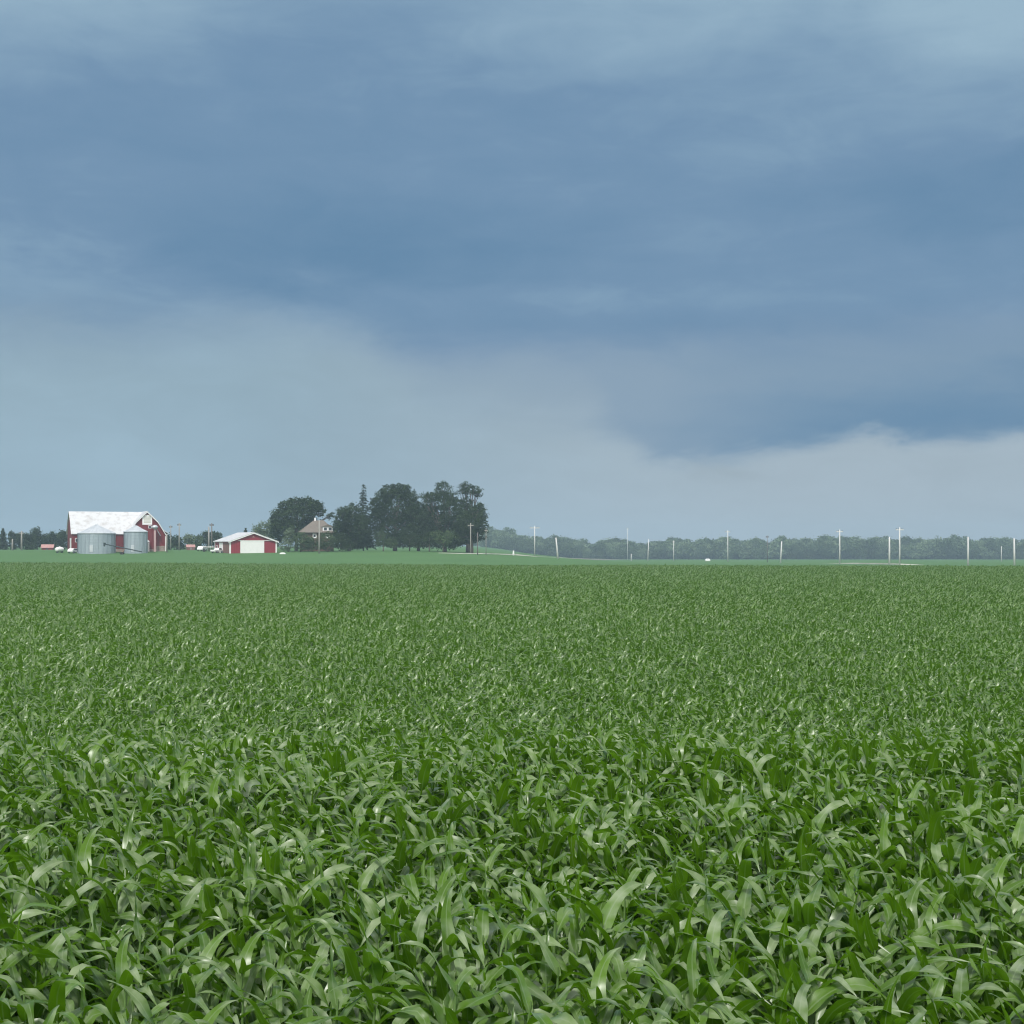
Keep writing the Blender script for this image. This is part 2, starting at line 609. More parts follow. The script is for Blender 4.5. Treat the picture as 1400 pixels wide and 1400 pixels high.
ys = np.concatenate([[-400, -200, -80, -30], np.arange(-10, 60, 1.0), np.arange(60, 330, 6), np.arange(330, 460, 5), np.arange(460, 1000, 30), np.arange(1000, 2700, 200)])
xs = np.concatenate([[-2500, -1500, -900, -600], np.arange(-400, -160, 30), np.arange(-160, 260, 5), np.arange(260, 620, 40), [800, 1200, 1800, 2600]])
X, Y = np.meshgrid(xs, ys)
Z = ground_z(X, Y)
nx, ny = len(xs), len(ys)
idx = np.arange(nx * ny).reshape(ny, nx)
quads = np.stack([idx[:-1, :-1], idx[:-1, 1:], idx[1:, 1:], idx[1:, :-1]], -1).reshape(-1, 4)


def ground_material():
    m = material("ground_surface", (0.050, 0.038, 0.026), 0.95, col2=(0.080, 0.062, 0.044), scale=2.0, bump=0.5, bscale=9)
    t = m.node_tree
    b = t.nodes["Principled BSDF"]
    L = t.links.new
    soil = b.inputs["Base Color"].links[0].from_socket
    tcn = t.nodes.new("ShaderNodeTexCoord")
    s = t.nodes.new("ShaderNodeSeparateXYZ")
    L(tcn.outputs["Object"], s.inputs[0])
    e1 = t.nodes.new("ShaderNodeMath")
    e1.operation = "MULTIPLY_ADD"
    L(s.outputs[0], e1.inputs[0])
    e1.inputs[1].default_value = 0.13
    L(s.outputs[1], e1.inputs[2])
    far = t.nodes.new("ShaderNodeMath")
    far.operation = "GREATER_THAN"
    L(e1.outputs[0], far.inputs[0])
    far.inputs[1].default_value = 336
    nearv = t.nodes.new("ShaderNodeMath")
    nearv.operation = "LESS_THAN"
    L(s.outputs[1], nearv.inputs[0])
    nearv.inputs[1].default_value = 4.5
    mx = t.nodes.new("ShaderNodeMath")
    mx.operation = "MAXIMUM"
    L(far.outputs[0], mx.inputs[0])
    L(nearv.outputs[0], mx.inputs[1])
    n = t.nodes.new("ShaderNodeTexNoise")
    n.inputs["Scale"].default_value = 0.05
    n.inputs["Detail"].default_value = 6
    L(tcn.outputs["Object"], n.inputs["Vector"])
    g = t.nodes.new("ShaderNodeMix")
    g.data_type = "RGBA"
    L(n.outputs[0], g.inputs[0])
    g.inputs[6].default_value = (0.045, 0.130, 0.030, 1)
    g.inputs[7].default_value = (0.075, 0.175, 0.045, 1)
    x = t.nodes.new("ShaderNodeMix")
    x.data_type = "RGBA"
    L(mx.outputs[0], x.inputs[0])
    L(soil, x.inputs[6])
    L(g.outputs[2], x.inputs[7])
    L(x.outputs[2], b.inputs["Base Color"])
    return m


gm = np_mesh("ground", np.stack([X, Y, Z], -1).reshape(-1, 3), quads, ground_material(), True)
ground = bpy.data.objects.new("ground", gm)
COL.objects.link(ground)
tag(ground, kind="structure")

# ------------------------------------------------------------------ gravel road between the poles
path = []
RISE = [0.02, 0.05, 0.2, 0.30, 0.05, 0.16, 0.02, 0.0, 0.0, 0.05, 0.36, 0.40, 0.05]
for px, py in [(600, 755.8), (630, 756.5), (660, 757.2), (706, 759), (735, 761), (790, 764), (850, 765.0), (960, 767.0), (1080, 769.3), (1140, 770.4), (1170, 771), (1225, 772), (1260, 772.3)]:
    path.append(at(px, hit(px, py)))
path = [p for p in path]
path.sort(key=lambda p: p.x)
mb = MB()
pv = []
for i, p in enumerate(path):
    q = Vector((p.x, p.y, float(ground_z(p.x, p.y)) + RISE[i] - 0.42))
    pv += [(q.x, q.y - 3.6, q.z - 0.15), (q.x, q.y - 2.6, q.z + 0.42), (q.x, q.y + 2.6, q.z + 0.42), (q.x, q.y + 3.6, q.z - 0.15)]
pf = []
for i in range(len(path) - 1):
    for k in range(3):
        a = i * 4 + k
        pf.append((a, a + 4, a + 5, a + 1))
mb.add(pv, pf)
tag(mb.build("gravel_road", MAT_GRAVEL), kind="structure")


# ------------------------------------------------------------------ geometry-node scatter (for stuff only)
def scatter(name, pos, rot, scl, pick, protos, label=None, cat=None):
    """ONE object: instances of the prototype meshes on a cloud of points"""
    coll = bpy.data.collections.new(name + "_kinds")
    for o in protos:
        coll.objects.link(o)
    me = bpy.data.meshes.new(name)
    me.vertices.add(len(pos))
    me.vertices.foreach_set("co", np.asarray(pos, np.float32).ravel())
    a = me.attributes.new("rot", "FLOAT_VECTOR", "POINT")
    a.data.foreach_set("vector", np.asarray(rot, np.float32).ravel())
    a = me.attributes.new("scl", "FLOAT", "POINT")
    a.data.foreach_set("value", np.asarray(scl, np.float32))
    a = me.attributes.new("pick", "INT", "POINT")
    a.data.foreach_set("value", np.asarray(pick, np.int32))
    me.update()
    o = bpy.data.objects.new(name, me)
    COL.objects.link(o)
    g = bpy.data.node_groups.new(name, "GeometryNodeTree")
    g.interface.new_socket("Geometry", in_out="INPUT", socket_type="NodeSocketGeometry")
    g.interface.new_socket("Geometry", in_out="OUTPUT", socket_type="NodeSocketGeometry")
    gi = g.nodes.new("NodeGroupInput")
    go = g.nodes.new("NodeGroupOutput")
    ci = g.nodes.new("GeometryNodeCollectionInfo")
    ci.inputs["Collection"].default_value = coll
    ci.inputs["Separate Children"].default_value = True
    ci.inputs["Reset Children"].default_value = True
    ip = g.nodes.new("GeometryNodeInstanceOnPoints")
    ip.inputs["Pick Instance"].default_value = True
    g.links.new(gi.outputs[0], ip.inputs["Points"])
    g.links.new(ci.outputs[0], ip.inputs["Instance"])
    for nm, ty, sock in (("rot", "FLOAT_VECTOR", "Rotation"), ("scl", "FLOAT", "Scale"), ("pick", "INT", "Instance Index")):
        na = g.nodes.new("GeometryNodeInputNamedAttribute")
        na.data_type = ty
        na.inputs["Name"].default_value = nm
        g.links.new(na.outputs["Attribute"], ip.inputs[sock])
    g.links.new(ip.outputs[0], go.inputs[0])
    md = o.modifiers.new("scatter", "NODES")
    md.node_group = g
    tag(o, label, cat, kind="stuff")
    return o


# ------------------------------------------------------------------ corn
WIND = np.array([1.25, 0.0, 0.0])


def leaf_arrays(rng, z0, length, width, azim, el0, droop, roll, nl, nc, index, wind=1.0):
    """one arching corn blade: V-folded, wavy edged, tapering"""
    d = np.array([math.cos(azim) * math.cos(el0), math.sin(azim) * math.cos(el0), math.sin(el0)])
    side = np.array([-math.sin(azim), math.cos(azim), 0.0])
    p = np.array([0.0, 0.0, z0])
    st = length / nl
    V_, U_ = [], []
    ph1, ph2 = rng.uniform(0, 6.28), rng.uniform(0, 6.28)
    kink = rng.uniform(0.35, 0.75)
    sharp = 4.0 if rng.random() < 0.35 else 1.3
    wavy = rng.uniform(0.6, 1.9)
    for i in range(nl + 1):
        t = i / nl
        w = width * min(1.0, (t / 0.22 + 0.12) ** 0.6) * max(0.0, 1 - t ** 1.65)
        w = max(w, 0.0015)
        s = side - d * side.dot(d)
        s /= np.linalg.norm(s)
        n = np.cross(d, s)
        if n[2] < 0 and el0 < 1.4 and i == 0:
            n = -n
        rl = roll * t
        s2 = s * math.cos(rl) + np.cross(d, s) * math.sin(rl)
        n2 = np.cross(d, s2)
        fold = 0.55 * (1 - t) + 0.12
        for j in range(nc):
            c = (j / (nc - 1) - 0.5) * 2
            lift = abs(c) * fold * w * 0.55
            wave = (abs(c) ** 2) * 0.013 * math.sin(t * length * 19 + (ph1 if c < 0 else ph2)) * (1 if w > 0.01 else 0) * wavy
            # n2 = d x s points down for an outward leaf, so subtract to fold the edges upward
            V_.append(p + s2 * (c * w) - n2 * -(lift + wave))
            U_.append((c * 0.5 + 0.5, t + index))
        dd = droop * (0.25 + 1.9 * t) * (sharp if abs(t - kink) < 0.07 else 1.0)
        d = d + (np.array([0, 0, -1.0]) * dd + WIND * wind * (0.3 + t)) * st
        d /= np.linalg.norm(d)
        p = p + d * st
    q = []
    for i in range(nl):
        for j in range(nc - 1):
            a = i * nc + j
            q.append((a, a + 1, a + nc + 1, a + nc))
    return V_, U_, q


def corn_arrays(seed, nl, nc, nleaf, wscale=1.0, zmin=0.1, wind=1.0):
    rng = random.Random(seed)
    V_, U_, Q_ = [], [], []
    az0 = rng.uniform(0, 6.28)
    for k in range(nleaf):
        f = k / (nleaf - 1)
        z0 = zmin + (1.06 - zmin) * f
        length = (0.54 + 0.38 * math.sin(math.pi * min(1, f * 0.9 + 0.12))) * rng.uniform(0.85, 1.12)
        if f > 0.99:
            length *= 0.85
        width = 0.053 * wscale * rng.uniform(0.85, 1.15) * (0.9 if f > 0.95 else 1)
        azim = az0 + math.pi * k + rng.gauss(0, 0.5)
        el0 = R(rng.uniform(30, 58) + 14 * f)
        droop = rng.uniform(1.4, 3.7)
        if rng.random() < 0.12:
            droop *= 0.45
        v, u, q = leaf_arrays(rng, z0, length, width, azim, el0, droop, rng.uniform(-1.0, 1.0), nl, nc, 9.0 * f, wind)
        n = len(V_)
        V_ += v
        U_ += u
        Q_ += [tuple(i + n for i in f_) for f_ in q]
    return np.array(V_), np.array(U_), np.array(Q_)


def stalk_arrays(seg):
    v, q = [], []
    lv = [(0, 0.016), (0.4, 0.014), (0.8, 0.011), (1.12, 0.006)]
    for z, r in lv:
        for k in range(seg):
            t = 2 * math.pi * k / seg
            v.append((r * math.cos(t), r * math.sin(t), z))
    for i in range(len(lv) - 1):
        for k in range(seg):
            q.append((i * seg + k, i * seg + (k + 1) % seg, (i + 1) * seg + (k + 1) % seg, (i + 1) * seg + k))
    return np.array(v), np.array(q)


def corn_proto(name, seed, nl, nc, nleaf, wscale, seg, zmin):
    v, u, q = corn_arrays(seed, nl, nc, nleaf, wscale, zmin)
    if seg:
        sv, sq = stalk_arrays(seg)
        u = np.concatenate([u, np.full((len(sv), 2), 0.3)])
        q = np.concatenate([q, sq + len(v)])
        v = np.concatenate([v, sv])
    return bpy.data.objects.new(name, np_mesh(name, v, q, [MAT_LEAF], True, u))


near_parts = []
for s in range(14):
    v, u, q = corn_arrays(100 + s, 12, 5, 10)
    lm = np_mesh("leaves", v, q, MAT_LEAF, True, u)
    sv, sq = stalk_arrays(8)
    sm = np_mesh("stalk", sv, sq, MAT_STALK, True)
    near_parts.append((sm, lm))
protos = [corn_proto("a_corn_%02d" % s, 100 + s, 12, 5, 10, 1.0, 6, 0.1) for s in range(14)]
protos += [corn_proto("b_corn_%02d" % s, 300 + s, 7, 3, 8, 1.05, 0, 0.35) for s in range(12)]
protos += [corn_proto("c_corn_%02d" % s, 500 + s, 5, 3, 6, 1.15, 0, 0.6) for s in range(12)]

rng = np.random.default_rng(7)
PHI = R(9)
cp, sp_ = math.cos(PHI), math.sin(PHI)
P_ = []
for y0, y1, row, gap in ((5.3, 60, 0.74, 0.142), (60, 150, 0.74, 0.18), (150, 352, 0.76, 0.23)):
    hw = 0.39 * y1 + 5
    us = np.arange(-hw - 80, hw + 80, gap)
    vs = np.arange(y0 - hw * 0.3 - 10, y1 + hw * 0.3 + 10, row)
    U, Vv = np.meshgrid(us, vs)
    U = U + rng.normal(0, gap * 0.28, U.shape) + rng.uniform(0, gap, (len(vs), 1))
    Vv = Vv + rng.normal(0, 0.05, Vv.shape)
    x = U * cp - Vv * sp_
    y = U * sp_ + Vv * cp
    k = (y > y0) & (y < y1) & (np.abs(x) < 0.39 * y + 5) & (y < soy_edge(x) - 1.0) & (rng.random(x.shape) > 0.03)
    P_.append(np.stack([x[k], y[k]], -1))
P_ = np.concatenate(P_)
px_, py_ = P_[:, 0], P_[:, 1]
pz_ = ground_z(px_, py_) - 0.02
N = len(px_)
# slow changes of growth over the field
grow = np.array([mnoise.noise(Vector((a * 0.35, b * 0.35, 0))) for a, b in P_[: 0]]) if False else (
    0.5 * np.sin(px_ * 0.9 + 1.7 * np.sin(py_ * 0.31)) + 0.5 * np.sin(py_ * 1.3 + 2.0 * np.sin(px_ * 0.23)))
scl_ = rng.normal(1.0, 0.085, N) + 0.06 * grow
scl_ = np.clip(scl_, 0.75, 1.22)
rz_ = rng.uniform(-0.55, 0.55, N)
tx_ = rng.normal(0, 0.06, N)
ty_ = rng.normal(0.05, 0.06, N)
pick_ = np.where(py_ < 34, rng.integers(0, 14, N), np.where(py_ < 110, 14 + rng.integers(0, 12, N), 26 + rng.integers(0, 12, N)))
# the plants that show largest are individuals
topz = pz_ + 1.45 * scl_
ppx = 700 + F * px_ / py_
ppy = HZ + F * (EYE - topz) / py_
inview = (ppx > -15) & (ppx < 1415) & (ppy < 1400)
order = np.where(inview)[0]
order = order[np.argsort(py_[order])][:300]
mask = np.ones(N, bool)
mask[order] = False
for n_, i in enumerate(order):
    sm, lm = near_parts[int(pick_[i]) % 14]
    root = empty("corn_plant", (px_[i], py_[i], pz_[i]))
    root.rotation_euler = (tx_[i], ty_[i], rz_[i])
    root.scale = (scl_[i],) * 3
    tag(root, "green corn plant with arching glossy leaves in the foreground rows", "corn plant", "corn plants nearest the camera")
    for nm, me in (("stalk", sm), ("leaves", lm)):
        o = bpy.data.objects.new(nm, me)
        COL.objects.link(o)
        o.parent = root
scatter("corn_crop", np.stack([px_, py_, pz_], -1)[mask], np.stack([tx_, ty_, rz_], -1)[mask], scl_[mask], pick_[mask], protos,
        "dense green corn covering the field behind the nearest plants", "corn")


# ------------------------------------------------------------------ trees
def crown_arrays(rng, blobs, leaf=0.5, dens=1.0, flat=0.75):
    """blobs: (x, y, z, rx, ry, rz) ellipsoids in metres; leaf clumps spread over and through them"""
    cs = []
    for (bx, by, bz, rx, ry, rz) in blobs:
        area = (rx * rz + ry * rz + rx * ry) / 3 * 12
        nclump = max(8, int(area * 1.0 * dens))
        for _ in range(nclump):
            v = rng.normal(0, 1, 3)
            v /= np.linalg.norm(v)
            r = rng.uniform(0.35, 1.06) ** 0.6
            c = np.array([bx + v[0] * rx * r, by + v[1] * ry * r, bz + v[2] * rz * r])
            cr_ = rng.uniform(0.6, 1.35) * leaf * 1.7
            m = int(rng.uniform(9, 19))
            o = rng.normal(0, 0.42, (m, 3)) * cr_ * np.array([1.15, 1.15, 0.72])
            cs.append(c + o)
    C = np.concatenate(cs)
    n = len(C)
    a = rng.normal(0, 1, (n, 3))
    a /= np.linalg.norm(a, axis=1)[:, None]
    b = rng.normal(0, 1, (n, 3))
    b -= a * (a * b).sum(1)[:, None]
    b /= np.linalg.norm(b, axis=1)[:, None]
    s = rng.uniform(0.55, 1.15, n)[:, None] * leaf
    V_ = np.stack([C - a * s * 0.5, C + b * s * 0.40, C + a * s * 0.5, C - b * s * 0.40], 1).reshape(-1, 3)
    return V_, np.arange(4 * n).reshape(-1, 4)


def tree(px, Y, blobs_px, label, mat, name="broadleaf_tree", trunk=None, seed=0, leaf=0.5, dens=1.0, group=None, lean=0.0):
    """blobs_px: crown masses as (px, py, rx_px, ry_px[, depth offset m]) measured at distance Y"""
    rng_ = np.random.default_rng(seed)
    base = at(px, Y)
    k = Y / F
    root = empty(name, base)
    tag(root, label, "tree", group)
    blobs = []
    for b in blobs_px:
        dz = b[4] if len(b) > 4 else rng_.uniform(-2, 2)
        blobs.append(((b[0] - px) * k, dz, zpix(b[1], Y) - base.z, b[2] * k, max(b[2], b[3]) * k * 0.9, b[3] * k))
    v, q = crown_arrays(rng_, blobs, leaf, dens)
    o = bpy.data.objects.new("crown", np_mesh("crown", v, q, mat))
    COL.objects.link(o)
    o.parent = root
    mb = MB()
    big = max(blobs, key=lambda b: b[3] * b[5])
    H = big[2]
    r0 = trunk or max(0.16, 0.028 * (max(b[2] + b[5] for b in blobs)))
    mb.tube([(0, 0, -0.3), (lean * 0.3, 0, H * 0.3), (big[0] * 0.4 + lean, big[1] * 0.4, H * 0.65), (big[0] * 0.7 + lean, big[1] * 0.7, H)],
            [r0 * 1.25, r0, r0 * 0.75, r0 * 0.45], 8)
    for b in blobs:
        s = Vector((big[0] * 0.3 + lean * .5, big[1] * 0.3, min(H * 0.5, max(0.5, b[2] * 0.55))))
        e_ = Vector((b[0], b[1], b[2] + b[5] * 0.3))
        mid = (s + e_) / 2 + Vector((0, 0, -0.3))
        mb.tube([s, mid, e_], [r0 * 0.55, r0 * 0.4, r0 * 0.15], 6)
        for _ in range(3):
            vv = rng_.normal(0, 1, 3)
            vv /= np.linalg.norm(vv)
            ee = Vector((b[0] + vv[0] * b[3] * .75, b[1] + vv[1] * b[4] * .75, b[2] + vv[2] * b[5] * .7))
            mb.tube([mid.lerp(e_, 0.4), ee], [r0 * 0.25, r0 * 0.08], 5)
    mb.build("trunk", MAT_BARK, root, True)
    return root


def conifer(px, Y, top_py, half_px, label, seed=0, base_py=None, mat=None, group=None):
    rng_ = np.random.default_rng(seed)
    base = at(px, Y)
    k = Y / F
    H = zpix(top_py, Y) - base.z
    Rr = half_px * k
    root = empty("spruce_tree", base)
    tag(root, label, "tree", group)
    cs = []
    z = 0.08 * H
    while z < H * 0.985:
        f = (z - 0.08 * H) / (0.92 * H)
        rr = Rr * (1 - f) ** 0.62 + 0.10
        nb = max(4, int(9 * (1 - f) + 4))
        a0 = rng_.uniform(0, 6.28)
        for j in range(nb):
            a = a0 + 2 * math.pi * j / nb + rng_.uniform(-.2, .2)
            L_ = rr * rng_.uniform(0.7, 1.12)
            m = max(4, int(L_ / 0.16))
            t = np.linspace(0.15, 1, m)
            pts_ = np.stack([np.cos(a) * L_ * t, np.sin(a) * L_ * t, z + 0.12 * L_ * t - 0.42 * L_ * t ** 2], -1)
            cs.append(pts_ + rng_.normal(0, 0.11, (m, 3)))
        z += H * 0.032 + 0.12
    C = np.concatenate(cs)
    n = len(C)
    a = rng_.normal(0, 1, (n, 3))
    a[:, 2] *= 0.5
    a /= np.linalg.norm(a, axis=1)[:, None]
    b = rng_.normal(0, 1, (n, 3))
    b -= a * (a * b).sum(1)[:, None]
    b /= np.linalg.norm(b, axis=1)[:, None]
    s = rng_.uniform(0.55, 1.0, n)[:, None]
    v = np.stack([C - a * s * 0.5, C + b * s * 0.28, C + a * s * 0.5, C - b * s * 0.28], 1).reshape(-1, 3)
    o = bpy.data.objects.new("crown", np_mesh("crown", v, np.arange(4 * n).reshape(-1, 4), mat or MAT_CONIFER))
    COL.objects.link(o)
    o.parent = root
    MB().tube([(0, 0, -0.3), (0, 0, H * 0.5), (0, 0, H * 0.97)], [0.22, 0.13, 0.03], 7).build("trunk", MAT_BARK, root, True)
    return root


GF = "tall trees sheltering the farmhouse"
tree(405, 462, [(408, 705, 25, 15, 0), (386, 712, 15, 15, -1), (420, 694, 20, 12, 0), (392, 692, 14, 7, 1), (404, 686, 13, 6, 1), (420, 685, 10, 5, 1), (431, 690, 9, 6, 0), (438, 698, 7, 8, 0), (380, 702, 9, 7, 0), (376, 714, 7, 9, 0), (400, 724, 26, 14, -1), (425, 722, 20, 14, 2), (382, 728, 12, 16, 0), (449, 705, 5, 4, 4)],
     "large dark domed tree standing behind the farmhouse roof", MAT_FOL, seed=11, group=GF, dens=1.1)
tree(362, 500, [(362, 722, 13, 10), (352, 728, 8, 10), (374, 722, 9, 14), (368, 738, 18, 12)], "hazy pale tree just left of the dark domed tree", MAT_FOL_PALE, seed=12, group=GF)
tree(478, 452, [(478, 716, 22, 18), (466, 734, 14, 15), (486, 740, 22, 11), (470, 708, 11, 16), (484, 702, 12, 14), (462, 726, 9, 16), (478, 738, 20, 12), (494, 722, 12, 20)],
     "rounded dark tree right of the farmhouse in front of the spruce", MAT_FOL, seed=13, group=GF, dens=1.1)
conifer(497, 470, 662, 15, "pointed dark spruce rising between two round trees", 5, group=GF)
tree(540, 456, [(542, 692, 28, 26), (533, 672, 14, 10), (548, 670, 14, 9), (560, 684, 14, 14), (520, 690, 15, 18), (566, 706, 15, 20), (514, 712, 14, 18), (538, 722, 26, 18), (560, 730, 18, 14), (545, 739, 22, 9), (510, 736, 13, 12), (568, 740, 14, 9)],
     "biggest full round tree in the middle of the grove", MAT_FOL, seed=14, group=GF, dens=1.15)
tree(572, 476, [(578, 712, 18, 24), (572, 700, 12, 14), (590, 720, 19, 20), (580, 734, 22, 14), (586, 700, 10, 10)],
     "shaded tree filling the gap behind the biggest round tree", MAT_FOL, seed=15, group=GF)
tree(608, 458, [(605, 668, 12, 9), (592, 680, 14, 7), (585, 678, 9, 5), (607, 684, 13, 12), (598, 700, 13, 12), (617, 698, 18, 14), (600, 718, 22, 17), (614, 732, 24, 16), (583, 688, 7, 5), (622, 712, 18, 14), (596, 739, 22, 11), (618, 741, 16, 9), (616, 680, 10, 9)],
     "tall ragged tree with sky gaps through its crown", MAT_FOL, seed=16, group=GF, dens=0.9)
tree(640, 470, [(637, 665, 10, 5), (648, 670, 11, 6), (632, 672, 8, 5), (652, 676, 7, 3), (638, 686, 8, 8), (646, 698, 17, 10), (636, 712, 16, 16), (626, 690, 10, 10), (644, 728, 18, 14)],
     "open umbrella topped tree with bare upper limbs", MAT_FOL, seed=17, group=GF, dens=0.9)
tree(645, 449, [(650, 706, 14, 14), (655, 694, 8, 8), (658, 718, 9, 14), (640, 716, 19, 14), (651, 731, 14, 10), (636, 732, 19, 13), (622, 738, 17, 11), (658, 708, 7, 10)],
     "broad low branched tree at the right end of the grove", MAT_FOL, seed=18, group=GF)
GU = "small trees under the grove"
tree(524, 444, [(524, 741, 12, 8), (520, 733, 8, 7), (534, 743, 10, 7)], "small paler round tree under the biggest grove tree", MAT_FOL_MID, seed=21, leaf=0.4, group=GU)
tree(560, 446, [(560, 738, 11, 9), (567, 743, 9, 6)], "small dark round tree in the grove beside the pale one", MAT_FOL, seed=22, leaf=0.4, group=GU)
tree(587, 446, [(587, 736, 13, 9), (580, 742, 8, 6)], "low spreading tree with a thin trunk under the ragged tree", MAT_FOL, seed=23, leaf=0.4, group=GU)
tree(606, 444, [(606, 738, 12, 8), (598, 732, 8, 7), (614, 732, 9, 8)], "greyish small tree in front of the ragged tree", MAT_FOL_MID, seed=24, leaf=0.4, group=GU)


def shrub(px, Y, blobs_px, label, mat, seed, group):
    rng_ = np.random.default_rng(seed)
    base = at(px, Y)
    k = Y / F
    root = empty("garden_shrub", base)
    tag(root, label, "shrub", group)
    blobs = [((b[0] - px) * k, rng_.uniform(-.6, .6), zpix(b[1], Y) - base.z, b[2] * k, b[2] * k, b[3] * k) for b in blobs_px]
    v, q = crown_arrays(rng_, blobs, 0.32, 1.8)
    o = bpy.data.objects.new("foliage", np_mesh("foliage", v, q, mat))
    COL.objects.link(o)
    o.parent = root
    mb = MB()
    for b in blobs:
        mb.tube([(0, 0, -0.2), (b[0], b[1], b[2])], [0.09, 0.04], 6)
    mb.build("stem", MAT_BARK, root, True)


GS = "shrubs in front of the farmhouse"
shrub(394, 440, [(394, 735, 8, 12), (392, 745, 10, 9), (397, 728, 5, 6)], "tall pale shrub beside the red machine shed", MAT_FOL_PALE, 31, GS)
shrub(411, 440, [(412, 740, 13, 12), (407, 735, 7, 8), (417, 745, 8, 8)], "broad shrub below the left end of the farmhouse roof", MAT_FOL_MID, 32, GS)
shrub(427, 441, [(427, 744, 10, 10), (423, 741, 7, 8), (434, 745, 7, 8)], "low shrub left of the farmhouse yard pole", MAT_FOL_MID, 33, GS)
shrub(448, 441, [(447, 738, 13, 13), (453, 744, 9, 9), (442, 746, 7, 7)], "rounded shrub right of the farmhouse yard pole", MAT_FOL_MID, 34, GS)
shrub(466, 443, [(466, 744, 9, 9), (474, 746, 8, 7)], "low dark shrub under the rounded grove tree", MAT_FOL, 35, GS)

GB = "trees beyond the barn"
for i, (px, top, rx, mt, lab) in enumerate([
        (4, 722, 7, "c", "pointed conifer at the far left edge beyond the field"),
        (18, 727, 8, "f", "short round tree left of the paired distant poles"),
        (30, 729, 9, "f", "squat tree directly behind the distant pale pole"),
        (42, 729, 8, "f", "plain round tree above the small pink roofed hut"),
        (51, 723, 8, "f", "taller tree standing behind the small pink roofed hut"),
        (63, 730, 8, "f", "low tree right of the small pink roofed hut"),
        (76, 727, 8, "f", "round tree above the white tank by the barn"),
        (86, 725, 9, "f", "broad tree touching the left end of the barn")]):
    if mt == "c":
        conifer(px, 560, top, rx, lab, 40 + i, group=GB)
    else:
        tree(px, 560 + 7 * (i % 3), [(px, top + 9, rx, 8), (px - 2, top + 5, rx * .6, 5), (px + 3, top + 17, rx, 8)], lab, MAT_FOL, seed=40 + i, leaf=0.6, group=GB)
for i, (px, top, rx, mt, lab) in enumerate([
        (232, 731, 7, "f", "low tree just right of the gambrel barn"),
        (242, 732, 6, "f", "small tree behind the taller dark pole by the barn"),
        (257, 730, 8, "p", "hazy pale tree above the small pink farm building"),
        (271, 732, 8, "m", "green bushy tree right of the small pink farm building"),
        (283, 725, 8, "f", "dark tree behind the pair of poles by the shed"),
        (296, 727, 9, "f", "dark tree showing over the low end of the shed roof"),
        (336, 722, 3, "c", "tiny conifer tip showing above the shed ridge")]):
    if mt == "c":
        conifer(px, 560, top, rx, lab, 60 + i, group=GB)
    else:
        tree(px, 545 + 9 * (i % 3), [(px, top + 8, rx, 7), (px - 2, top + 4, rx * .6, 4), (px + 2, top + 15, rx, 7)], lab,
             {"f": MAT_FOL, "p": MAT_FOL_PALE, "m": MAT_FOL_MID}[mt], seed=60 + i, leaf=0.6, group=GB)

# ------------------------------------------------------------------ far woods: one continuous mass
wp = []
for s in range(6):
    r_ = np.random.default_rng(900 + s)
    bl = []
    H = 11.5
    for _ in range(7):
        bl.append((r_.uniform(-2.6, 2.6), r_.uniform(-2, 2), r_.uniform(2.5, H - 2.6), r_.uniform(1.8, 3.2), r_.uniform(1.8, 3), r_.uniform(1.6, 2.6)))
    v, q = crown_arrays(r_, bl, 0.9, 0.7)
    wp.append(bpy.data.objects.new("wood_%d" % s, np_mesh("wood_%d" % s, v, q, (MAT_FOL_MID, MAT_FOL_MID, MAT_WOOD_PALE)[s % 3])))
r_ = np.random.default_rng(5)
pos, rot, scl, pick = [], [], [], []
for row in range(6):
    x = -310.0
    while x < 870:
        yy = 1370 + row * 13 + r_.uniform(-6, 6) + 22 * math.sin(x * 0.014)
        u = x / yy * F + 700
        # the wood's roofline rises and dips along its length
        hh = 1.03 + 0.10 * math.sin(u * 0.011 + 2) + 0.07 * math.sin(u * 0.034) + (0.10 if u > 1250 else 0) + 0.09 * math.sin(u * 0.083 + 1) + r_.uniform(-.18, .24)
        if u > 655:
            pos.append((x, yy, float(ground_z(x, yy)) - 0.6))
            rot.append((0, 0, r_.uniform(0, 6.28)))
            scl.append(1.56 * hh * (1 + 0.02 * row))
            pick.append(int(r_.integers(0, 6)))
        x += r_.uniform(5.0, 9.5)
scatter("far_woods", pos, rot, scl, pick, wp, "long hazy blue green wood along the horizon", "woods")


# ------------------------------------------------------------------ barn
def gambrel(half, zb, ze, zr, brk):
    return [(-half, ze), (-brk, zb), (0, zr), (brk, zb), (half, ze)]


YB = hit(98, 752.5)
YB = 436.0
O = at(98.5, YB)
O.z = min(float(ground_z(O.x, O.y)), float(ground_z(O.x + 24, O.y + 10)))
yaw = R(23)
barn = empty("gambrel_barn", O, yaw)
tag(barn, "large old red gambrel barn with white metal roof and gabled wing", "barn")
LEN, DEP = 22.5, 12.0
EV, BK, RG = 5.7, 9.3, 12.15
# main body runs along local x; its cross-section lies in local y
prof = [(0, 1.0), (DEP, 1.0), (DEP, EV), (DEP / 2 + 3.5, BK), (DEP / 2, RG - 0.1), (DEP / 2 - 3.5, BK), (0, EV)]
MB().prism([(a, b) for a, b in prof], 0, LEN, "x").build("wall", MAT_RED, barn)
MB().box(-0.06, LEN + 0.06, -0.06, DEP + 0.06, -0.6, 1.0).build("foundation", MAT_STONE, barn)


def roof_shell(pr, th=0.18):
    up = [(p, z + th) for p, z in pr]
    return pr + up[::-1]


pr = [(-0.45, EV - 0.30), (DEP / 2 - 3.5, BK), (DEP / 2, RG), (DEP / 2 + 3.5, BK), (DEP + 0.45, EV - 0.30)]
sh = roof_shell(pr)
rf = MB()
